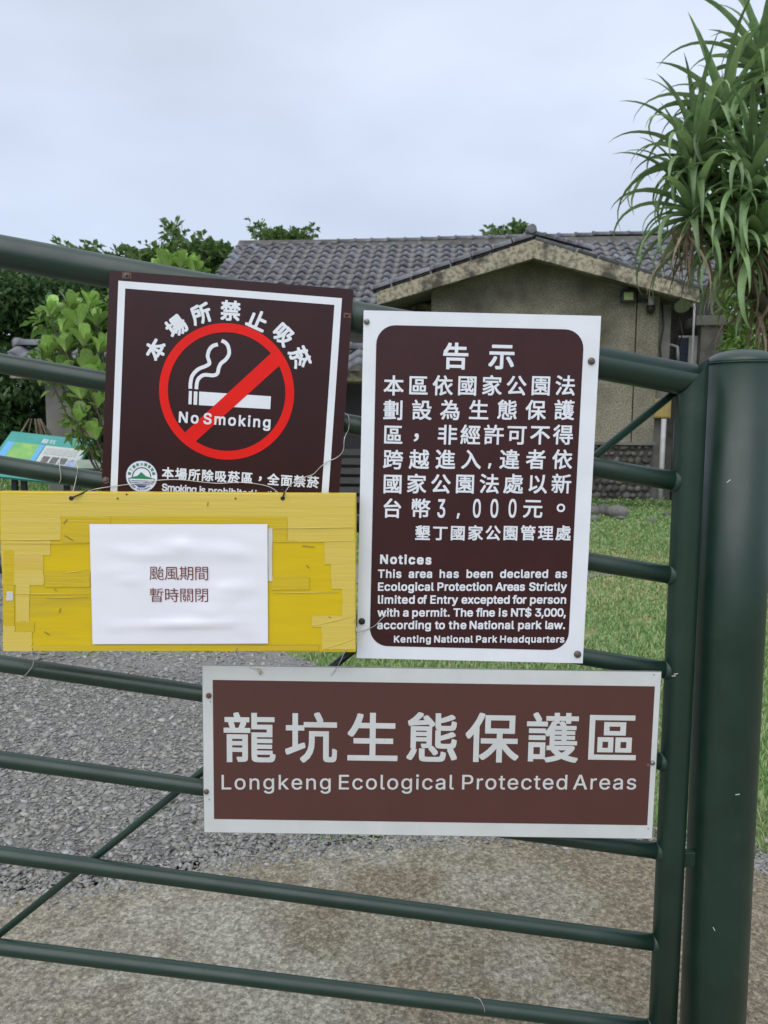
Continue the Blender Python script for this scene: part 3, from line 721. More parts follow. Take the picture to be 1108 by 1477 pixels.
# broad leaved shrub: rosettes of obovate leaves
def obovate():
    V = []; Fc = []; ts = (0, .22, .46, .68, .88, 1.0); ws = (.045, .10, .20, .265, .235, .11)
    for t, w_ in zip(ts, ws):
        z = .22 * math.sin(t * 1.9); V += [(-w_, t, z + w_ * .14), (0, t, z), (w_, t, z + w_ * .14)]
    for i in range(5):
        a = i * 3; Fc += [(a, a + 1, a + 4, a + 3), (a + 1, a + 2, a + 5, a + 4)]
    return pyd('leaf', V, Fc, True)
OB = obovate(); OB.materials.append(MT['bigleaf']); OBD = OB.copy(); OBD.materials.clear(); OBD.materials.append(MT['deadleaf'])
SY = 8.2
sb = P(185, 600, SY); shrub = tag(empty('broad_leaved_shrub', (sb.x, SY, 0)), 'light green shrub with rosettes of thick rounded leaves left of the no smoking sign', 'shrub')
cs = [(72, 448, 0), (100, 440, .1), (128, 436, .2), (88, 470, 0), (115, 462, 0), (140, 462, .1), (70, 505, .1), (95, 498, -.1), (120, 490, -.1), (60, 512, .1), (142, 500, 0), (90, 535, 0), (122, 528, -.1), (146, 535, 0), (118, 566, 0), (140, 580, .1), (112, 600, 0), (140, 625, .1), (240, 382, .1), (262, 378, .1), (282, 388, .2), (225, 395, .2), (170, 430, .2), (200, 420, .2), (180, 480, .2), (255, 410, .2)]
r = random.Random(11)
for (x, y, dy) in cs:
    c_ = P(x, y + 10, SY + dy) - shrub.location; n = r.choice((10, 11, 12)); tilt = Euler((r.uniform(-.5, .1), r.uniform(-.4, .4), 0)).to_matrix()
    if len(shrub.children) + n > 300: break
    for k in range(n):
        el = R(75 - 62 * (k / n) + r.uniform(-8, 8)); a = k * 2.4 + r.uniform(-.2, .2)
        Mx = tilt @ Matrix.Rotation(a, 3, 'Z') @ Matrix.Rotation(el, 3, 'X'); s_ = r.uniform(.14, .24)
        o = mobj('leaf', OB, None, shrub, c_, Mx.to_euler(), (s_, s_, s_))
b = B()
for i, (x, y, dy) in enumerate(cs):
    c_ = P(x, y + 10, SY + dy) - shrub.location; f = Vector((c_.x * .55, .35 + .1 * (i % 4), c_.z * .45)); tube(b, [(0, .3, 0), f, (f + c_) / 2 + Vector((0, .1, -.12)), c_], [.018, .014, .011, .007], 6)
o = mobj('stem', b, MT['bark'], shrub)
for x, y in ((133, 632), (126, 628)):
    o = mobj('leaf', OBD, None, shrub, P(x, y, SY - .1) - shrub.location, (R(20), R(20), R(70)), (.2, .2, .2)); o['label'] = 'brown withered leaf'
# inner dark leaves of the shrub
leaf_cloud('foliage', [(tuple(P(x, y + 14, SY + .35) - shrub.location), (.16, .14, .14)) for x, y, _ in cs], 1600, .11, .06, MT['lightleaf'], shrub, 21)

# dead fronds hanging in the dark behind the board
tw = tag(empty('dead_fronds', P(52, 655, 10.9)), 'dry brown fronds hanging in the shade behind the info board', 'dead leaves')
b = B()
for i in range(13):
    x0 = r.uniform(-.2, .2); tube(b, [(x0 * .4, 0, .48), (x0, r.uniform(-.1, .1), .25), (x0 * 1.5 + r.uniform(-.05, .05), 0, r.uniform(-.15, .05))], [.006, .012, .003], 4)
o = mobj('fronds', b, MT['deadleaf'], tw); o['kind'] = 'stuff'

# ---------------------------------------------------------------- pandanus
PY = 7.0
def pandan_leaf(el, ln, wd, sag, seed):
    """strap leaf leaving the origin along +y at elevation el, arching down, V folded"""
    r = random.Random(seed); V = []; Fc = []; n = 12
    y = z = 0.0; a = el; tw = r.uniform(-.7, .7)
    for i in range(n + 1):
        t = i / n; w_ = wd * (.9 if t < .08 else 1.0) * (1 - t) ** .85 * (.8 + .5 * min(t * 3, 1) * .5) + .0016
        a2 = a - sag * t * t; nx_, nz_ = -math.sin(a2), math.cos(a2)
        fo = w_ * .42; c_, s_ = math.cos(tw * t), math.sin(tw * t)
        for sgn in (-1, 0, 1):
            u = sgn * w_ * .5; v = fo * abs(sgn) * .8
            uu = u * c_ - v * s_; vv = u * s_ + v * c_
            V.append((uu, y + nx_ * vv, z + nz_ * vv))
        y += math.cos(a2) * ln / n; z += math.sin(a2) * ln / n
    for i in range(n):
        q = i * 3; Fc += [(q, q + 1, q + 4, q + 3), (q + 1, q + 2, q + 5, q + 4)]
    return pyd('leaf', V, Fc, True)
PL = []
for i in range(24):
    el = R(80 - 105 * i / 23); me = pandan_leaf(el, rnd.uniform(.95, 1.25), rnd.uniform(.11, .155), rnd.uniform(1.2, 3.0) * (1 if i > 4 else .6), i); me.materials.append(MT['pandan']); PL.append(me)
PLD = []
for i in range(4):
    me = pandan_leaf(R(-35 - 12 * i), rnd.uniform(.6, .8), .055, 1.0, 50 + i); me.materials.append(MT['deadleaf']); PLD.append(me)
pb = P(1150, 500, PY); pan = tag(empty('pandanus_tree', (pb.x, PY, 0)), 'tall pandanus tree with drooping strap leaves at the upper right', 'tree')
heads = [(1100, 95, .1, .85, 36), (1050, 165, 0, .85, 46), (1005, 225, -.1, .84, 54), (1088, 262, -.3, .9, 50), (1002, 300, -.1, .80, 52), (1100, 340, -.2, .8, 50), (1052, 330, -.2, .7, 40), (1150, 170, .2, 1, 26), (1160, 300, .1, 1, 24), (1165, 40, .3, 1, 20)]
allp = []
r = random.Random(5)
for hx, hy, dy, sz, n in heads:
    c_ = P(hx, hy, PY + dy) - pan.location; tl = Euler((r.uniform(-.25, .1), r.uniform(-.35, -.05), 0)).to_matrix()
    for k in range(n):
        i = min(23, max(0, int(k / n * 24 + r.uniform(-1.5, 1.5))))
        Mx = tl @ Matrix.Rotation(k * 2.39996 + r.uniform(-.2, .2), 3, 'Z'); s_ = sz * r.uniform(.66, 1.02)
        allp.append((PL[i], c_ + Vector((0, 0, -.12 * k / n)), Mx.to_euler(), s_, hx))
allp.sort(key=lambda t: t[4])
for me, c_, e_, s_, _ in allp[:286]: mobj('leaf', me, None, pan, c_, e_, (s_, s_, s_))
AV = []; AF = []; base = 0
for me, c_, e_, s_, _ in allp[286:]:
    A = np.array(e_.to_matrix()) * s_; V = np.array([v.co[:] for v in me.vertices]) @ A.T + np.array(c_); AV.append(V); AF += [tuple(q + base for q in p_.vertices) for p_ in me.polygons]; base += len(V)
if AV:
    o = mobj('leaf', pyd('leaf', np.vstack(AV), AF, True), MT['pandan'], pan); o['kind'] = 'stuff'
def jl(name, hs, n, meshes, m, sc0, sc1, spread=.12):
    AV = []; AF = []; base = 0
    for hx, hy, dy in hs:
        c0 = np.array(P(hx, hy, PY + dy) - pan.location)
        for k in range(n):
            me = r.choice(meshes); A = np.array(Matrix.Rotation(r.uniform(0, 6.28), 3, 'Z')) * r.uniform(sc0, sc1)
            V = np.array([v.co[:] for v in me.vertices]) @ A.T + c0 + np.array([r.uniform(-spread, spread), r.uniform(-spread, spread), r.uniform(-.1, .15)])
            AV.append(V); AF += [tuple(q + base for q in p_.vertices) for p_ in me.polygons]; base += len(V)
    o = mobj(name, pyd(name, np.vstack(AV), AF, True), m, pan); o['kind'] = 'stuff'
jl('dead_leaves', [(988, 335, -.3), (1003, 338, -.2), (1060, 352, -.1), (1085, 360, -.2), (1108, 400, 0), (1098, 440, 0)], 12, PLD, MT['deadleaf'], .55, .95)
jl('young_leaves', [(1095, 330, .1), (1060, 260, .25), (1100, 200, .2), (1080, 385, .1), (1105, 420, .1)], 16, PL[8:20], MT['pandan'], .45, .7, .05)
b = B()
hp = [P(hx, hy + 15, PY + dy + .02) - pan.location for hx, hy, dy, _, _ in heads]
root0 = Vector((0, 0, -.05)); f1 = P(1128, 470, PY) - pan.location; f2 = P(1118, 330, PY) - pan.location; f3 = P(1125, 200, PY) - pan.location
tube(b, [root0, (root0 + f1) / 2, f1, f2, f3], [.13, .11, .10, .08, .06], 12)
mobj('trunk', b, MT['bark'], pan)
for c_, f in zip(hp, (f3, f3, f2, f2, f1, f1, f1, f3, f2, f3)):
    b = B(); tube(b, [f, (f + c_) / 2 + Vector((0, 0, -.06)), c_], [.05, .04, .03], 8); mobj('branch', b, MT['bark'], pan)

# ---------------------------------------------------------------- information board
IY = 9.6
ib = empty('information_board', P(70, 690, IY)); tag(ib, 'slanted information board with map, photo panels and teal header left of the signs', 'information board')
o0 = ib.location
TL = P(17, 622, IY + .35) - o0; TR = P(135, 635, IY + .35) - o0; BL = P(-28, 684, IY - .25) - o0; BR = TR + (BL - TL)
def ibp(u, v): return (TL.lerp(TR, u)).lerp(BL.lerp(BR, u), v)
nb = (TR - TL).cross(BL - TL).normalized(); nb = nb if nb.y < 0 else -nb
def ibrect(name, u0, v0, u1, v1, lift, m, th=.004):
    b = B(); qs = [ibp(u0, v0), ibp(u1, v0), ibp(u1, v1), ibp(u0, v1)]
    A = [b.verts.new(q + nb * lift) for q in qs]; C2 = [b.verts.new(q + nb * (lift - th)) for q in qs]
    b.faces.new(A); b.faces.new(C2[::-1])
    for i in range(4): b.faces.new((A[(i + 1) % 4], A[i], C2[i], C2[(i + 1) % 4]))
    return mobj(name, b, m, ib)
ibrect('panel', 0, 0, 1, 1, 0, MT['tealboard'], .03)
ibrect('text_field', .50, .24, .985, .93, .004, M_('pale_print', (.50, .54, .50), (.42, .47, .45), scale=14, rough=.4))
mp_ = M_('map_print', (.25, .45, .10), (.10, .35, .10), scale=5, rough=.4, c3=(.08, .32, .60), s3=2.0, lo3=.50, hi3=.52)
ibrect('map', .04, .24, .49, .93, .004, mp_)
sea = M_('sea_print', (.10, .36, .62), rough=.4); ibrect('map_sea', .04, .24, .13, .93, .006, sea); ibrect('map_sea', .43, .24, .49, .93, .006, sea)
for i in range(3): ibrect('photo_print', .555 + i * .105, .48, .635 + i * .105, .62, .007, M_('photo_print', (.06, .06, .06), (.16, .14, .13), scale=20, rough=.4))
for i in range(3): ibrect('text_block', .53 + i * .13, .29, .65 + i * .13, .43, .007, M_('text_print', (.33, .35, .33), (.45, .47, .45), scale=60, rough=.4, stretch=(1, 1, 3)))
ibrect('photo_print', .86, .52, .97, .86, .007, M_('photo_print_blue', (.20, .26, .42), (.36, .42, .55), scale=10, rough=.4))
for i in range(4): ibrect('text_line', .54, .68 + i * .06, .80, .70 + i * .06, .007, M_('text_print2', (.36, .38, .36), (.46, .48, .46), scale=60, rough=.4))
for i in range(2):      # the two title characters
    V, Fc = glyph('龍坑'[i]); eu = (TR - TL); lenu = eu.length; ev = (BL - TL); lenv = ev.length; s_ = .085
    vv = [TL + nb * .005 + eu * (.42 + i * .09 + x * s_ / lenu) + ev * (.19 - y * s_ / lenv) for x, y in V]
    mobj('lettering', pyd('lettering', vv, Fc), MT['white'], ib)
for u in (.24, .35, .86):
    q = ibp(u, .6); b = B(); gzz = gz(q.x + o0.x, q.y + o0.y) - o0.z
    box(b, (q.x, q.y, (q.z + gzz) / 2 - .02), (.06, .06, q.z - gzz)); mobj('leg', b, MT['black'], ib)
pq = empty('small_plaque', P(128, 670, 9.3)); tag(pq, 'small pale slanted plaque beside the information board', 'plaque')
b = B(); box(b, (0, 0, 0), (.30, .16, .02), Matrix.Rotation(R(35), 3, 'X'), .003); mobj('plate', b, M_('plaque_print', (.30, .36, .28), (.22, .28, .2), scale=9, rough=.4), pq)
b = B(); box(b, (.02, .05, -.35), (.05, .05, .66)); mobj('leg', b, MT['black'], pq)

# ---------------------------------------------------------------- gravel, grass
def scatter_in(poly, n, x0, x1, y0, y1, seed, power=1.0):
    r = random.Random(seed); out = []
    while len(out) < n:
        t = r.random() ** power; y = y0 + (y1 - y0) * t; x = r.uniform(x0, x1) * (y / y1 if y1 > y0 else 1)
        if inside(poly, x, y): out.append((x, y))
    return out
gcols = [(.25, .25, .23), (.33, .33, .305), (.19, .19, .178), (.30, .29, .25), (.46, .46, .43), (.225, .225, .215), (.37, .345, .28), (.27, .27, .255)]
MST = M_('gravel_stone', gcols[0], (.10, .095, .09), scale=60, rough=.8, island_cols=gcols, bump=.4, bscale=150)
proto = []
for i in range(8):
    b = B(); bmesh.ops.create_icosphere(b, subdivisions=1, radius=1); rr_ = random.Random(i)
    for v in b.verts: v.co *= rr_.uniform(.65, 1.2)
    for v in b.verts: v.co.z *= .42
    proto.append((np.array([v.co[:] for v in b.verts]), np.array([[q.index for q in f.verts] for f in b.faces]))); b.free()
def scatter_rocks(name, pts, smin, smax, z0, m, seed):
    r = np.random.RandomState(seed); AV = []; AT = []; base = 0
    for (x, y) in pts:
        V, T = proto[r.randint(8)]; a = r.uniform(0, 6.28); s_ = smin + (smax - smin) * r.rand() ** 2.2
        t1, t2 = r.normal(scale=.25, size=2); ca, sa = math.cos(a), math.sin(a)
        W = V * np.array([1.35, r.uniform(.6, .95), r.uniform(.6, 1.1)]) * s_; W = W @ np.array([[ca, sa, 0], [-sa, ca, 0], [0, 0, 1]]); W[:, 2] += W[:, 0] * t1 + W[:, 1] * t2
        W += np.array([x, y, gz(x, y) + z0 + s_ * .2]); AV.append(W); AT.append(T + base); base += len(V)
    o = mobj(name, npmesh(name, np.vstack(AV), np.vstack(AT)), m); o['kind'] = 'stuff'; return o
gpts = scatter_in(gravel_poly, 14000, -3.6, 3.6, 2.3, 5.2, 1, 1.0) + scatter_in(gravel_poly, 7000, -6, 8, 5.0, 8.3, 2)
scatter_rocks('gravel', gpts, .004, .022, .010, MST, 4)
lp = [(x + r.uniform(-.05, .05), y) for x, y in scatter_in(gravel_poly, 26000, -2.6, 2.6, 2.4, 4.6, 9)][:22000]
scatter_rocks('gravel', lp, .003, .010, .014, MST, 5)
cp = scatter_in(con_poly, 9000, -2.8, 2.8, 1.2, 2.85, 12)
edge = []
for i, (x, y) in enumerate(con_poly):
    if -2.2 < x < 2.6 and 2.2 < y < 3.2:
        for k in range(190): edge.append((x + rnd.gauss(0, .07), y + rnd.gauss(0.015, .045)))
scatter_rocks('stone_chips', edge, .002, .013, .019, MST, 16)
# chips spilled on the concrete near its edge
cp = [q for q in cp if rnd.random() < max(.22, min(1, (q[1] - 2.1) / .8))]
scatter_rocks('stone_chips', cp, .0015, .006, .018, MST, 6)

def grass(name, pts, h0, h1, wd, m, seed):
    r = np.random.RandomState(seed); n = len(pts); Pp = np.array([(x, y, gz(x, y)) for x, y in pts])
    a = r.uniform(0, 6.28, n); ln = np.stack([np.cos(a), np.sin(a), np.zeros(n)], 1); h = (h0 + (h1 - h0) * r.rand(n) ** 2)[:, None]
    lean = ln * h * r.uniform(.2, 1.0, n)[:, None]; sdv = np.stack([-np.sin(a), np.cos(a), np.zeros(n)], 1) * wd * (Pp[:, 1:2] / 5 + .5)
    up = np.array([0, 0, 1.0]); m1 = Pp + lean * .35 + up * h * .6; tp = Pp + lean + up * h * .85
    V = np.stack([Pp - sdv, Pp + sdv, m1 - sdv * .8, m1 + sdv * .8, tp], 1).reshape(-1, 3); b0 = np.arange(n)[:, None] * 5
    T = np.hstack([b0, b0 + 1, b0 + 3, b0, b0 + 3, b0 + 2, b0 + 2, b0 + 3, b0 + 4]).reshape(-1, 3)
    o = mobj(name, npmesh(name, V, T), m); o['kind'] = 'stuff'; return o
from mathutils import noise as NZ
def gpoints(n, x0, x1, y0, y1, seed, thr=-1, dry=False):
    r = random.Random(seed); out = []; t = 0
    while len(out) < n and t < n * 12:
        t += 1; y = y0 + (y1 - y0) * r.random(); x = r.uniform(x0, x1)
        if (x > .5 * y + .4 or x < -.5 * y - .5) and y < 9.5: continue
        if inside(gravel_poly, x, y) or inside(con_poly, x, y): continue
        v = NZ.noise(Vector((x * .9, y * .9, 3))) + .5 * NZ.noise(Vector((x * 2.6, y * 2.6, 7)))
        if dry: v = -v + .05
        bd = math.exp(-((y - 7.2 + .25 * math.sin(x * 2)) / 1.3) ** 2) * min(1, max(.3, .8 + v))
        if y < 13 and r.random() < ((1 - .85 * bd - .12) if dry else .80 * bd): continue
        if v < thr: continue
        out.append((x, y))
    return out
grass('grass', gpoints(60000, -.5, 4.0, 2.6, 8.6, 3, -.35), .015, .06, .0030, MT['grass'], 1)
grass('grass', gpoints(34000, -.9, 5.0, 2.6, 9.4, 4, -.9, True), .012, .035, .0030, MT['drygrass'], 2)
grass('grass', gpoints(50000, -.5, 7.5, 8.0, 15.2, 5, -.6), .03, .07, .0035, MT['grass'], 3)
grass('grass', gpoints(9000, 0, 6.5, 8.0, 12, 6, .0, True), .02, .04, .003, MT['drygrass'], 4)
grass('grass', gpoints(16000, -6, -1, 8.3, 14, 7, -.4), .03, .09, .004, MT['grass'], 5)
# weeds at the foot of the plinth
wv = [BO + bx_ * x + by_ * (.35 + r.uniform(-.15, .1)) for x in np.linspace(lw, rw + 1.2, 46)]
leaf_cloud('weeds', [((q.x, q.y, .06), (.14, .1, .09)) for q in wv], 5200, .055, .022, MT['grass'], None, 31)
# boulders at the house foot
BM = [rock_mesh(20 + i, 2, (1, .8, .72)) for i in range(4)]
for q in BM: q.materials.append(MT['boulder'])
blist = [(857, 737, 12, 'round grey boulder at the foot of the plinth, beside the notice sign edge'), (872, 736, 14, 'second boulder from the left, tall and dark against the plinth'), (893, 738, 17, 'widest boulder at the plinth foot, lying low'), (858, 748, 9, 'small low stone in front of the leftmost boulder'), (897, 746, 8, 'flat pale stone in front of the widest boulder'), (941, 750, 8, 'flat grey stone lying alone in the grass'), (962, 742, 6, 'small pale stone near the drain pipe foot')]
for i, (x, y, s_, lb) in enumerate(blist):
    q = G(x, y + s_ * .55, 0); s_ = s_ * pm(q.y)
    o = mobj('boulder', BM[i % 4], None, None, (q.x, q.y + s_ * .5, s_ * .42), (0, 0, i * 1.3), (s_, s_, s_ * (1.0 if i != 4 and i != 5 else .5))); tag(o, lb, 'rock', 'rocks along the foot of the plinth')

# ---------------------------------------------------------------- gate and post
GY = 1.38
gate = empty('pipe_gate', P(700, 900, GY)); g0 = gate.location.copy(); tag(gate, 'dark green tubular steel gate whose sloping rails carry the signs', 'gate')
def rail(name, x0, y0, x1, y1, r_, m=None, Y=GY, ext=0):
    a = P(x0, y0, Y) - g0; c_ = P(x1, y1, Y) - g0; d = c_ - a
    a = a - d * ext; b = B(); n = 14
    tube(b, [a.lerp(c_, i / n) for i in range(n + 1)], r_, 32); return mobj(name, b, m or MT['green'], gate)
mm = pm(GY)
# top rail, mitred into the stile
sx0 = P(1000, 530, GY) - g0; sx1 = P(952, 1560, GY) - g0
rl_ = [(0, 362.7, 990, 547.0)]
a = P(0, 362.7, GY) - g0; c_ = P(998, 548.5, GY) - g0; d = c_ - a
b = B(); tube(b, [a - d * .5, a, a.lerp(c_, .5), c_], 23 * mm, 40, True)
# cut by the mitre plane
mit = (P(1021, 519, GY) - g0, P(960, 583, GY) - g0)
md = (mit[1] - mit[0]).normalized(); mn = Vector((md.z, 0, -md.x)); mn = mn if mn.x > 0 else -mn
bmesh.ops.bisect_plane(b, geom=b.verts[:] + b.edges[:] + b.faces[:], plane_co=mit[0], plane_no=mn, clear_outer=True)
mobj('top_rail', b, MT['green'], gate)
b = B(); dd = (sx0 - sx1).normalized(); tube(b, [sx0 + dd * .06, sx0.lerp(sx1, .3), sx0.lerp(sx1, .6), sx1 - dd * .3], 21.0 * mm, 40, True)
bmesh.ops.bisect_plane(b, geom=b.verts[:] + b.edges[:] + b.faces[:], plane_co=mit[0], plane_no=mn, clear_inner=True)
mobj('end_stile', b, MT['green'], gate)
RAILS = [(0, 524, 985, 696, 14.3), (0, 670, 978, 831, 13.3), (0, 815, 972, 968, 12.8), (0, 957, 965, 1100, 12.5), (0, 1095, 960, 1229, 12.3), (0, 1232, 955, 1361, 12.2), (0, 1366, 948, 1484, 12.0)]
for x0, y0, x1, y1, r_ in RAILS:
    rail('rail', x0, y0, x1, y1, r_ * mm, ext=.5)
    # weld bead where the rail meets the stile
    q = P(x1 - 12, y1 - 12 * (y1 - y0) / (x1 - x0), GY) - g0; dr = (P(x1, y1, GY) - P(x0, y0, GY)).normalized()
    b = B(); tube(b, [q - dr * .004, q - dr * .001, q + dr * .004, q + dr * .012], [r_ * mm, r_ * mm * 1.10, r_ * mm * 1.14, r_ * mm], 24, True); mobj('weld', b, MT['weld'], gate)
a = P(978, 562, GY + .02) - g0; c_ = P(0, 1347, GY + .02) - g0; c_ = a + (c_ - a) * 1.4
b = B(); tube(b, [a, a.lerp(c_, .5), c_], 5.8 * mm, 20); mobj('diagonal_brace', b, MT['green'], gate)
# far stile out of the picture on the left, lower rail below the picture
q0 = P(-480, 285, GY) - g0; q1 = Vector((q0.x, 0, -g0.z + .12)); b = B(); tube(b, [q0, q1], 21 * mm, 24); mobj('end_stile', b, MT['green'], gate)
# gate post
pt = P(1070, 524, GY + .02); pbm = P(1027.5, 1477, GY + .02); d = (pt - pbm); base = pbm + d * ((0 - pbm.z) / d.z)
post = empty('gate_post', base); tag(post, 'thick dark green steel gate post with domed cap at the right', 'gate post')
pr = 48.5 * mm
b = B(); tube(b, [Vector((0, 0, -.05)), (pt - base) * .35, (pt - base) * .7, pt - base], pr, 56); mobj('post_tube', b, MT['green'], post)
b = B(); hh = 20 * mm; u_ = d.normalized()
tube(b, [pt - base + u_ * (hh * math.sin(t)) for t in [R(k * 10) for k in range(10)]], [pr * 1.005 * max(math.cos(R(k * 10)), .01) for k in range(10)], 56)
mobj('dome_cap', b, MT['green'], post)
b = B(); tube(b, [pt - base - u_ * .0015, pt - base + u_ * .001], pr * 1.012, 56); mobj('cap_seam', b, MT['weld'], post)
# hinge lug between post and stile
b = B(); q = P(986, 1240, GY) ; box(b, q - base + Vector((.012, .006, 0)), (.030, .014, .03), None, .003); mobj('hinge_lug', b, MT['green'], post)
# chips in the paint
for (x, y, a_) in ((1051, 694, 40), (1064, 1146, 10), (1030, 1340, -60), (975, 972, 10), (972, 975, 5)):
    par = post if x > 1000 else gate; o_ = base if x > 1000 else g0
    q = P(x, y, GY - (.056 if x > 1000 else .0243)) - o_
    b = B(); box(b, (0, 0, 0), (.0075, .0006, .0012), None, .0002); mobj('paint_chip', b, MT['offwhite'], par, q, (0, R(-a_), 0))

# ---------------------------------------------------------------- signs
SYS = GY - .034
# 1 no smoking
s = Sign('no_smoking_sign', SYS, [(157, 391), (508, 416), (489, 745), (146, 745)], 3.9, 'maroon square no smoking sign with red ring, upper left on the gate', 'sign'); s.mpp = pm(SYS)
s.rect('panel', s.x0, s.z0, s.x1, s.z1, 0, MT['maroon'], .003)
xa, za = s.l(171, 405.5); xb, zb = s.l(493.5, 429.5); xc, zc = s.l(478, 740)
s.frame('white_border', xa, s.z0 + .012, xb, (za + zb) / 2, 10 * s.mpp, .0004, MT['white'])
# ring, slash
def ring(s, cx, cy, ro, ri, d, m, name='red_ring', seg=96):
    x, z = s.l(cx, cy); V = []; Fc = []
    for k in range(seg):
        a = 2 * math.pi * k / seg
        for rr__ in (ro, ri): V.append((x + rr__ * s.mpp * math.cos(a), -d, z + rr__ * s.mpp * math.sin(a)))
    for k in range(seg): a = 2 * k; c_ = 2 * ((k + 1) % seg); Fc.append((a, c_, c_ + 1, a + 1))
    return mobj(name, pyd(name, V, Fc), m, s.root)
def poly(s, name, pts, d, m):
    V = []
    for q in pts: x, z = s.l(*q); V.append((x, -d, z))
    b = B(); f = b.faces.new([b.verts.new(v) for v in V]); bmesh.ops.triangulate(b, faces=[f]); bmesh.ops.recalc_face_normals(b, faces=b.faces[:])
    return mobj(name, b, m, s.root)
def stroke(s, name, pts, wpx, d, m, closed=False):
    """ribbon along a smooth curve through pixel points"""
    Q = [Vector((*s.l(*q), 0)) for q in pts]; out = []
    for i in range(len(Q) - 1):
        p0 = Q[max(i - 1, 0)]; p1 = Q[i]; p2 = Q[i + 1]; p3 = Q[min(i + 2, len(Q) - 1)]
        for k in range(6):
            t = k / 6; out.append(.5 * ((2 * p1) + (p2 - p0) * t + (2 * p0 - 5 * p1 + 4 * p2 - p3) * t * t + (3 * p1 - p0 - 3 * p2 + p3) * t ** 3))
    out.append(Q[-1]); V = []; Fc = []; h = wpx * s.mpp / 2
    for i, q in enumerate(out):
        t = (out[min(i + 1, len(out) - 1)] - out[max(i - 1, 0)]).normalized(); n = Vector((-t.y, t.x, 0)) * h
        V += [(q.x + n.x, -d, q.y + n.y), (q.x - n.x, -d, q.y - n.y)]
    for i in range(len(out) - 1): Fc.append((2 * i, 2 * i + 1, 2 * i + 3, 2 * i + 2))
    return mobj(name, pyd(name, V, Fc), m, s.root)
def zz(x, y): return (140 + x / 2.916, 370 + y / 2.916)
poly(s, 'cigarette', [zz(430, 568), zz(732, 588), zz(729, 642), zz(429, 625)], .0005, MT['white'])
poly(s, 'cigarette_tip', [zz(387, 565), zz(400, 566), zz(398, 622), zz(385, 621)], .0005, MT['white'])
poly(s, 'cigarette_tip', [zz(408, 567), zz(423, 568), zz(421, 624), zz(406, 623)], .0005, MT['white'])
stroke(s, 'smoke_line', [zz(393, 556), zz(394, 530), zz(402, 500), zz(425, 475), zz(455, 462), zz(472, 452), zz(472, 440), zz(466, 420), zz(472, 394), zz(488, 376), zz(509, 370)], 5.2, .0005, MT['white'])
stroke(s, 'smoke_line', [zz(418, 558), zz(421, 530), zz(430, 511), zz(452, 498), zz(490, 500), zz(507, 491), zz(512, 470), zz(522, 450), zz(543, 432), zz(556, 408), zz(552, 378), zz(540, 362), zz(524, 354)], 5.2, .0005, MT['white'])
ring(s, 327.2, 565.5, 96.4, 83.8, .0008, MT['red'])
poly(s, 'red_slash', [zz(742, 398), zz(780, 448), zz(404, 788), zz(368, 742)], .0009, MT['red'])
s.fit_line('', 258.6, 609, 389.6, 616.8, 14.8, .0012, MT['white'], .0007, words=[('No', 258.6, 286), ('Smoking', 294, 389.6)])
arc = [('本', 226.8, 505.5, -62), ('場', 256, 473, -41), ('所', 291, 455, -21), ('禁', 332.7, 450.6, 0), ('止', 370.5, 464.3, 20), ('吸', 407.5, 484, 41), ('菸', 430.8, 516.8, 61)]
s.fit_chars([(c_, 327.2 + (x - 327.2) * 1.022, 565.5 + (y - 565.5) * 1.022, a_) for c_, x, y, a_ in arc], 28.6, .0006, MT['white'], .0011)
row = '本場所除吸菸區，全面禁菸'
s.fit_chars([(c_, 242.5 + i * 19.0, 682.3 + i * 19.0 * .062, 0, 17.3) for i, c_ in enumerate(row)], 17.3, .0006, MT['white'], .0006)
s.fit_line('', 234, 707.5, 470, 724, 9.8, .0006, MT['white'], .0005, words=[('Smoking', 234, 283), ('is', 288, 296), ('prohibited', 301, 364), ('in', 368, 380), ('this', 385, 405), ('area', 410, 436)])
# emblem
def disc(s, cx, cy, r_, d, m, name): 
    x, z = s.l(cx, cy); b = B(); f = b.faces.new([b.verts.new((x + r_ * s.mpp * math.cos(R(a)), -d, z + r_ * s.mpp * math.sin(R(a)))) for a in range(0, 360, 8)]); return mobj(name, b, m, s.root)
ec = (204.6, 687.2)
disc(s, *ec, 23.2, .0006, MT['white'], 'emblem_disc')
ring(s, *ec, 23.2, 22.4, .0008, MT['blue'], 'emblem_rim', 48)
stroke(s, 'emblem_arc', [(ec[0] + 13.2 * math.cos(R(a)), ec[1] + .5 - 13.2 * math.sin(R(a))) for a in range(0, 181, 20)], 1.5, .0008, MT['blue'])
poly(s, 'emblem_mountain', [(ec[0] - 17, ec[1] + 1.5), (ec[0] - 6, ec[1] - 1), (ec[0] - .5, ec[1] - 6.5), (ec[0] + 6, ec[1] - .5), (ec[0] + 16.5, ec[1] + 2.6), (ec[0] + 16, ec[1] + 4), (ec[0] - 17, ec[1] + 3)], .0009, MT['emgreen'])
for i, w_ in enumerate((15, 14, 12)): poly(s, 'emblem_wave', [(ec[0] - w_, ec[1] + 5.5 + i * 2.6), (ec[0] + w_, ec[1] + 6.2 + i * 2.6), (ec[0] + w_, ec[1] + 7.2 + i * 2.6), (ec[0] - w_, ec[1] + 6.6 + i * 2.6)], .0009, MT['blue'])
poly(s, 'emblem_wave', [(ec[0] - 8, ec[1] + 12.5), (ec[0] + 8, ec[1] + 13), (ec[0] + 4, ec[1] + 16), (ec[0] - 4, ec[1] + 16)], .0009, MT['blue'])
top = '墾丁國家公園管理處'
s.fit_chars([(c_, ec[0] + 18 * math.sin(R(-76 + i * 19)), ec[1] - 18 * math.cos(R(-76 + i * 19)), -80 + i * 19, 4.6) for i, c_ in enumerate(top)], 4.6, .0009, MT['emgreen'], .0001)
bot = 'KENTING NATIONAL PARK'
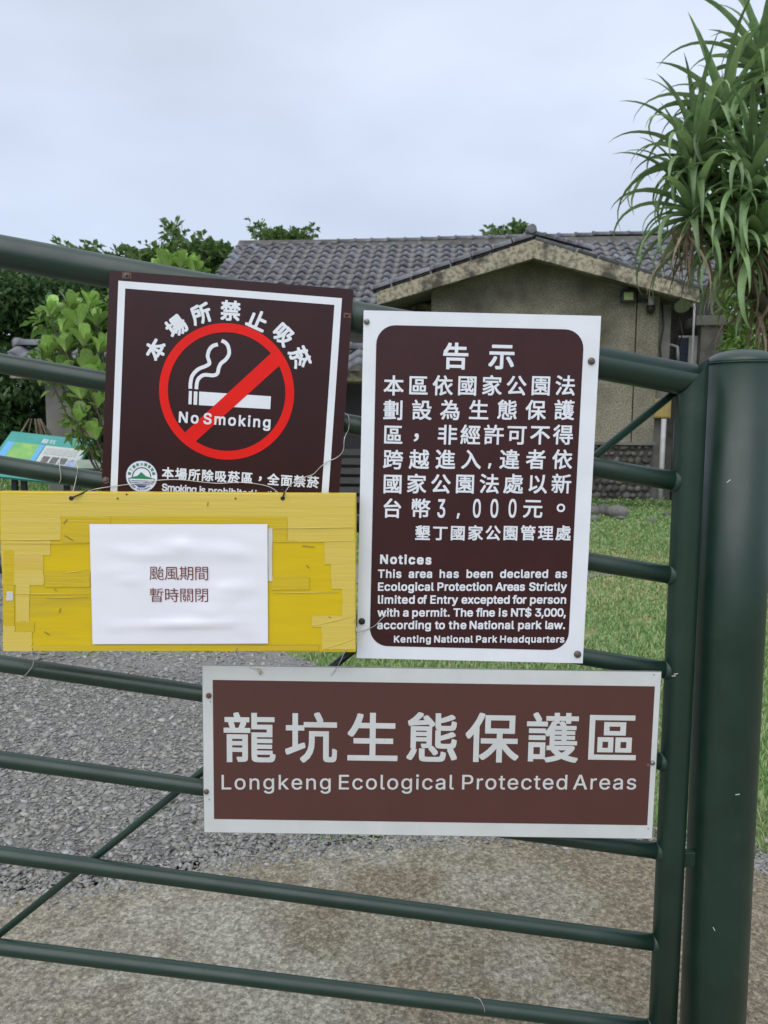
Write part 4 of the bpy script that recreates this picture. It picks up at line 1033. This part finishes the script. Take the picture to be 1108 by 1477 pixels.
s.fit_chars([(c_, ec[0] + 18.6 * math.sin(R(-100 - i * 7.9)), ec[1] - 18.6 * math.cos(R(-100 - i * 7.9)), 80 - i * 7.9, 4.6) for i, c_ in enumerate(bot) if c_ != ' '], 4.6, .0009, MT['blue'], .0001)
s.bolt(183, 397.5, 2.5 * s.mpp, MT['bolt'], .0006, True); s.bolt(500, 454, 2.2 * s.mpp, MT['bolt'], .0006); s.bolt(153, 692.5, 3 * s.mpp, MT['bolt'], .0006, True)
x, z = s.l(183, 397.5); b = B(); box(b, (x, -.0004, z), (.0155, .0008, .0105)); mobj('patch', b, MT['washer'], s.root)
x, z = s.l(501, 455); b = B(); box(b, (x, -.0004, z), (.012, .0008, .008)); mobj('patch', b, MT['washer'], s.root)

# 2 notice
s = Sign('notice_sign', SYS, [(522.5, 450), (863, 453), (845, 952.5), (516.5, 953.5)], .85, 'tall white sign with rounded maroon field of notices at the gate middle', 'sign'); s.mpp = pm(SYS)
s.rect('panel', s.x0, s.z0, s.x1, s.z1, 0, MT['white'], .003)
xa, za = s.l(540.5, 600); xb, zb = s.l(836.5, 600); _, zt = s.l(690, 472); _, zbm = s.l(690, 935)
s.rect('maroon_field', xa, zbm, xb, zt, .0005, MT['maroon2'], .0004, 27 * s.mpp)
W = MT['white']; D = .0010
s.fit_chars([('告', 657.3, 513.5), ('示', 723.8, 513.8)], 37.5, D, W, .0011)
def row_(chars, y, size=28.6, bold=.00062, **k): s.fit_chars([(c_, x, y + dy) for c_, x, dy in chars], size, D, W, bold, **k)
def even(txt, x0, x1): n = len(txt); return [(c_, x0 + (x1 - x0) * i / (n - 1), 0) for i, c_ in enumerate(txt)]
row_(even('本區依國家公園法', 568, 815.5), 556)
row_(even('劃設為生態保護', 567.4, 813.8), 591.3)
row_([('區', 567, 0), ('非', 645.4, 0), ('經', 678.7, 0), ('許', 712.3, 0), ('可', 745.6, 0), ('不', 779, 0), ('得', 812.4, 0)], 627)
row_([('跨', 567, 0), ('越', 604.6, 0), ('進', 642.5, 0), ('入', 679.5, 0), ('違', 735, 0), ('者', 773, 0), ('依', 811, 0)], 662.5)
row_([('國', 566.4, 0), ('家', 600.8, 0), ('公', 635.8, 0), ('園', 670.8, 0), ('法', 706, 0), ('處', 740.4, 0), ('以', 775, 0), ('新', 809.7, 0)], 697.6)
row_([('台', 565.7, 0), ('幣', 606.6, 0), ('元', 768.5, 0)], 733)
for ch, x, y, sz, bo in (('，', 600.5, 631, 30, .0006), (',', 706.3, 672, 34, .0007), (',', 661, 744, 36, .0005), ('。', 809, 732.5, 36, .0004)): s.fit_chars([(ch, x, y, 0, sz)], sz, D, W, bo)
for ch, x in (('3', 636.3), ('0', 687.4), ('0', 712.6), ('0', 738.7)):
    s.fit_line('', x - 5.2, 746, x + 5.2, 746, 26, D, W, .0006, words=[(ch, x - 5.2, x + 5.2)])
row_(even('墾丁國家公園管理處', 609.7, 812.4), 768.5, 22.3, .0006)
s.fit_line('', 549, 812.5, 621.5, 813.5, 12.5, D, W, .0009, words=[('Notices', 549, 621.5)])
def words(line, xs, y, cap=11.6, bold=.0006):
    s.fit_line('', xs[0][0], y, xs[-1][1], y, cap, D, W, bold, words=[(w_, a, c_) for w_, (a, c_) in zip(line.split(), xs)])
def autow(line, x0, x1, y, cap=11.6, bold=.0006):
    ws = line.split(); wid = [float(glyph(w_)[0][:, 0].max() - glyph(w_)[0][:, 0].min()) for w_ in ws]
    HV = glyph('H')[0][:, 1].max(); sc_ = cap / HV * .98; tot = sum(wid) * sc_; gap = (x1 - x0 - tot) / max(len(ws) - 1, 1)
    if gap < 3.6: sc_ = (x1 - x0 - 3.8 * (len(ws) - 1)) / sum(wid); gap = 3.8
    x = x0; out = []
    for w_, q in zip(ws, wid): out.append((x, x + q * sc_)); x += q * sc_ + gap
    words(line, out, y, cap, bold)
def zw(*v): return [(500 + a / 2.916, 500 + c_ / 2.916) for a, c_ in v]
words('This area has been declared as', zw((133, 229), (262, 358), (392, 470), (505, 613), (646, 845), (878, 925)), 833)
words('Ecological Protection Areas Strictly', zw((133, 366), (383, 610), (627, 748), (768, 924)), 851.6)
words('limited of Entry excepted for person', zw((133, 285), (300, 336), (353, 467), (484, 684), (698, 755), (772, 921)), 870.2)
words('with a permit. The fine is NT$ 3,000,', zw((131, 220), (238, 259), (277, 432), (450, 530), (545, 622), (640, 674), (692, 775), (793, 920)), 888.8)
words('according to the National park law.', zw((130, 353), (372, 412), (430, 502), (518, 703), (722, 818), (836, 917)), 906.8)
words('Kenting National Park Headquarters', zw((200, 353), (369, 530), (545, 632), (646, 914)), 926.3, 9.8, .0005)
s.bolt(529, 464, 4.2 * s.mpp, MT['steel'], .0006); s.bolt(853, 521, 5.2 * s.mpp, MT['bolt'], .0006); s.bolt(522, 896, 5 * s.mpp, MT['tie'], .0006); s.bolt(833, 943.5, 5.4 * s.mpp, MT['bolt'], .0006)
s2 = s
# 3 Longkeng
s = Sign('area_name_sign', SYS, [(294.3, 963.5), (952.8, 966), (941.5, 1205), (293, 1204.5)], .35, 'long red brown sign with large white characters, lowest on the gate', 'sign'); s.mpp = pm(SYS)
s.rect('panel', s.x0 - .0012, s.z0 - .0012, s.x1 + .0012, s.z1 + .0012, -.0003, MT['aluminium'], .003)
s.rect('white_field', s.x0, s.z0, s.x1, s.z1, .0004, MT['offwhite'], .0004)
xa, za = s.l(307, 980.5); xb, zb = s.l(933.5, 1190)
s.rect('brown_field', xa, zb, xb, za, .0008, MT['redbrown'], .0003)
s.fit_chars([(c_, x, 1063.6, 0) for c_, x in zip('龍坑生態保護區', (360, 449, 537.5, 624, 710, 796.5, 882.5))], 78, .0012, MT['offwhite'], .0016)
s.fit_line('', 320.3, 1138, 917, 1138, 22.6, .0012, MT['offwhite'], .0003, words=[(w_, 280 + a / 1.539, 280 + c_ / 1.539) for w_, a, c_ in (('Longkeng', 62, 303), ('Ecological', 322, 576), ('Protected', 595, 827), ('Areas', 841, 980))])
s.bolt(301.4, 1003, 4.2 * s.mpp, MT['washer'], .0006); s.bolt(941, 1100, 3.6 * s.mpp, MT['steel'], .0006, False); s.bolt(298, 1141.5, 4 * s.mpp, MT['bolt'], .0006)
for q in ((943, 973), (935, 1195), (304, 1012), (302, 1153)):
    x, z = s.l(*q); b = B(); tube(b, [(x, -.0004, z), (x, -.0010, z)], .9 * s.mpp, 8); mobj('rivet', b, MT['bolt'], s.root)
x, z = s.l(935, 1103); b = B(); box(b, (x, -.0009, z), (.006, .0006, .006), Matrix.Rotation(.4, 3, 'Y')); mobj('paint_loss', b, MT['washer'], s.root)

# 4 yellow board
YB = SYS - .030
s = Sign('yellow_board', YB, [(0, 711.5), (513.5, 709), (514, 937), (5, 942)], -.15, 'yellow hanging board wrapped in pale tape, wired to the gate at left', 'board'); s.mpp = pm(YB)
b = B(); box(b, ((s.x0 + s.x1) / 2, .009, (s.z0 + s.z1) / 2), (s.x1 - s.x0, .018, s.z1 - s.z0), None, .0022); mobj('board', b, MT['yellow'], s.root)
def strip(x0, y0, x1, y1, m, d=.0006, seed=0):
    rr__ = random.Random(seed); pts = []
    n = 10
    for k in range(n + 1): pts.append((x0 + (x1 - x0) * k / n, y1 + rr__.uniform(-.35, .35)))
    for k in range(3): pts.append((x1 + rr__.uniform(-.8, .8), y1 + (y0 - y1) * (k + .5) / 3))
    for k in range(n + 1): pts.append((x1 - (x1 - x0) * k / n, y0 + rr__.uniform(-.35, .35)))
    for k in range(3): pts.append((x0 + rr__.uniform(-.8, .8), y0 + (y1 - y0) * (k + .5) / 3))
    b = B(); prism(b, [s.l(*q) for q in pts], -d, -d + .0004)
    return mobj('tape_strip', b, m, s.root)
T1, T2, T3 = MT['tape1'], MT['tape2'], MT['tape3']
for i, a in enumerate(((1.5, 713, 512, 744.5, T1), (2, 745.3, 88, 762, T1), (2, 762.6, 88, 778.5, T1), (415, 745.3, 512, 761, T1), (415.5, 761.8, 512, 780, T1), (90, 745.5, 160, 782, T3), (162, 745.3, 414, 757, T3), (389, 757.6, 414, 781, T3),
                       (3, 779.3, 73, 800, T1), (3, 800.7, 63, 822, T2), (4, 822.7, 63, 843.5, T1), (24, 844.3, 43, 896, T1), (5, 794, 21, 902, T3), (24, 897, 50, 911, T3), (5, 912, 47, 927, T1), (5, 927.8, 47, 938.5, T1), (5, 903, 22, 911.4, T1),
                       (468, 781, 512.5, 813, T1), (478, 813.8, 512.5, 849, T1), (493.5, 849.8, 512.5, 887.5, T1), (450.5, 888.3, 512.5, 903.5, T1), (464, 904.3, 512.5, 929, T1), (464, 929.6, 512.5, 936, T1),
                       (392, 832, 447, 850, T3), (65, 824, 130, 846, T3), (48, 931, 460, 938, T3))):
    a = (a[0], a[1] - .5, a[2], a[3] + .5, a[4])
    strip(*a, d=.0005 + .00003 * i, seed=i)
strip(387.5, 762, 393, 838, MT['offwhite'], d=.0015, seed=60)
strip(10, 853, 19, 866, MT['offwhite'], d=.0015, seed=61)
# horizontal ridges in the taped sheet
for (x0, y0, x1, y1) in ((394, 762, 512, 761), (395, 781.5, 512, 780.5), (3, 778.8, 88, 778.8), (3, 784, 129, 783.5), (3, 856.5, 129, 857), (395, 855, 490, 854), (50, 930.6, 463, 929.5), (450, 903, 512, 888), (470, 935, 512, 921), (66, 862, 128, 861), (90, 827, 128, 822)):
    a = s.l(x0, y0); c_ = s.l(x1, y1); b = B(); tube(b, [(a[0], -.0012, a[1]), ((a[0] + c_[0]) / 2, -.0016, (a[1] + c_[1]) / 2 + .0003), (c_[0], -.0011, c_[1])], [.0003, .0007, .0003], 6); mobj('tape_ridge', b, T1, s.root)
# scuffs
for (x, y, a_, l_) in ((80, 850, -40, 5), (68, 913, -35, 9), (445, 788, -5, 18), (444, 817, -45, 6), (476, 890, -30, 4), (95, 752, 50, 9), (100, 776, -30, 15), (300, 727, 80, 6), (87, 880, 70, 7)):
    q = s.l(x, y); b = B(); box(b, (q[0], -.0016, q[1]), (l_ * s.mpp, .0003, 1.0 * s.mpp), Matrix.Rotation(R(-a_), 3, 'Y')); mobj('scuff', b, M_('scuff_mark', (.16, .10, .015), (.3, .2, .03), scale=200, rough=.6), s.root)
for q in ((170, 719), (340, 719), (183, 713)):
    x, z = s.l(*q); b = B(); tube(b, [(x, -.0004, z), (x, -.0011, z)], 1.5 * s.mpp, 10); mobj('nail_hole', b, MT['washer'], s.root)
holes = []
for q in ((103, 718.5), (408, 718.5)):
    x, z = s.l(*q); b = B(); tube(b, [(x, -.0006, z), (x, -.0014, z)], 3.2 * s.mpp, 14); mobj('tie_hole', b, MT['tie'], s.root)
    holes.append(s.root.matrix_basis @ Vector((x, -.0016, z)))
sY = s
# 5 paper
PPY = YB - .0022
s = Sign('paper_notice', PPY, [(129.5, 756), (386, 756), (386.7, 928), (134, 929)], .1, 'sheet of white paper with two lines of dark red characters on the yellow board', 'notice'); s.mpp = pm(PPY)
nx, nz_ = 44, 30; V = []; Fc = []
cn = [s.l(129.5, 756), s.l(386, 756), s.l(386.7, 928), s.l(134, 929)]
for j in range(nz_ + 1):
    for i in range(nx + 1):
        u, v = i / nx, j / nz_
        t = Vector(cn[0]).lerp(Vector(cn[1]), u); bt = Vector(cn[3]).lerp(Vector(cn[2]), u); q = t.lerp(bt, v)
        ed = min(u, 1 - u, v, 1 - v) * 6; ed = min(ed, 1)
        h = .0030 * NZ.noise(Vector((u * 2.2, v * 6.5, 1))) + .0018 * NZ.noise(Vector((u * 5 + 9, v * 11, 4)))
        h += .0032 * math.exp(-((v - .86 + .05 * u) / .018) ** 2) * (1 if .1 < u < .8 else .3) + .0024 * math.exp(-(((u - .52) / .05) ** 2 + ((v - .16) / .06) ** 2)) + .002 * math.exp(-((v - .50 + .05 * math.sin(u * 5)) / .02) ** 2) * max(0, math.sin(u * 3.1))
        wn = max(0, 1 - (abs(u - .5) / .24) ** 4) * max(0, 1 - (abs(v - .5) / .24) ** 4)
        V.append((q.x, -.0008 - max(0, (h + .0008)) * ed * (1 - .85 * wn), q.y))
for j in range(nz_):
    for i in range(nx): a = j * (nx + 1) + i; Fc.append((a, a + nx + 1, a + nx + 2, a + 1))
mobj('sheet', pyd('sheet', V, Fc, True), MT['paper'], s.root)
_oldglyph = dict(GC)
for ch in '颱風期間暫時關閉': GC[ch] = text_mesh(ch, off=-.003)
s.fit_chars([(c_, 226.5 + i * 21.6, 826.3, 0) for i, c_ in enumerate('颱風期間')], 21, .0024, MT['ink'], 0)
s.fit_chars([(c_, 226.5 + i * 21.6, 857.8, 0) for i, c_ in enumerate('暫時關閉')], 21, .0024, MT['ink'], 0)

# ---------------------------------------------------------------- tie wires
def wire(pts, r_, label, name='tie_wire', m='wire', grp='thin tie wires'):
    """pts: (px, py, distance)"""
    Q = [P(x, y, Y) for x, y, Y in pts]; out = []
    for i in range(len(Q) - 1):
        p0 = Q[max(i - 1, 0)]; p1 = Q[i]; p2 = Q[i + 1]; p3 = Q[min(i + 2, len(Q) - 1)]
        for k in range(6):
            t = k / 6; out.append(.5 * ((2 * p1) + (p2 - p0) * t + (2 * p0 - 5 * p1 + 4 * p2 - p3) * t * t + (3 * p1 - p0 - 3 * p2 + p3) * t ** 3))
    out.append(Q[-1]); o = mobj(name, tube(B(), out, r_, 8), MT[m]); tag(o, label, 'wire', grp); return o
yf = YB - .003; sf = SYS - .004; rf = GY - .019
wire([(103, 718, yf), (106, 707, yf + .02), (110, 690, rf), (112, 675, rf), (108, 664, GY - .012), (103, 665, GY)], .0007, 'thin wire looped over the rail above the left hole of the yellow board')
wire([(85, 697, rf), (88, 690, rf - .002), (86, 672, rf - .001), (86, 660, GY - .01), (82, 662, GY)], .0007, 'short wire loop over the rail left of the other loop')
wire([(103, 718, yf), (120, 711, yf + .01), (140, 705, sf), (175, 700, sf), (200, 697, sf), (225, 693, sf), (260, 692, sf), (310, 697, sf), (350, 696, sf), (385, 701, sf), (402, 711, yf + .01), (408, 718, yf)], .0007, 'long thin wire sagging across the foot of the no smoking sign')
wire([(408, 718, yf), (414, 706, sf), (424, 695, sf), (440, 688, sf), (452, 684, sf), (462, 674, sf), (472, 666, sf), (486, 660, sf), (495, 650, sf - .002), (497, 632, SYS - .006), (503, 618, rf), (503, 602, rf), (498, 596, GY)], .0007, 'crooked wire climbing right from the board to the rail between the signs')
wire([(510, 893, yf), (514, 905, yf), (516, 912, yf), (524, 910, sf), (540, 903, sf), (550, 893, sf), (560, 886, sf)], .0007, 'thin wire curling from the lower right corner of the yellow board over the notice sign')
wire([(499, 936, yf), (493, 950, yf + .004), (484, 966, sf), (477, 974, sf)], .0007, 'short wire end hanging below the right corner of the yellow board')
wire([(342, 934, yf), (341, 942, yf + .005), (350, 954, sf), (362, 962, sf), (372, 965, sf)], .0008, 'pale string hanging from the middle of the yellow board')
b = B(); tube(b, [P(372, 964, sf), P(375, 969, sf - .002), P(376, 973, sf)], [.0012, .003, .0008], 8); o = mobj('string_knot', b, M_('string', (.45, .40, .30), (.36, .32, .25), scale=200, rough=.8)); tag(o, 'small frayed string knot on the top edge of the lowest sign', 'knot')
wire([(44, 930, yf), (49, 945, GY - .02), (47, 960, rf + .001), (40, 970, rf), (34, 976, rf + .004)], .0006, 'fine wire around the rail under the left end of the yellow board')
q7 = RAILS[-1]; ry = lambda x: 1366 + (1484 - 1366) * x / 948
wire([(684, ry(684) - 12, GY - .006), (692, ry(692) - 11, rf + .003), (698, ry(698), GY - .0165), (699, ry(699) + 8, GY - .0125), (697, ry(697) + 12, GY - .004)], .0008, 'single ring of pale wire around the lowest rail')
for k, (hx, hy) in enumerate(((103, 718), (408, 718))):
    wire([(hx, hy, yf), (hx + (10 if k == 0 else 2), hy - (4 if k == 0 else 8), yf - .001), (hx + (22 if k == 0 else -2), hy - (10 if k == 0 else 12), yf + .006)], .0013, 'black cable tie through the %s hole of the yellow board' % ('left' if k == 0 else 'right'), 'cable_tie', 'tie', 'black ties in the holes of the yellow board')
print('objects', len(bpy.data.objects))
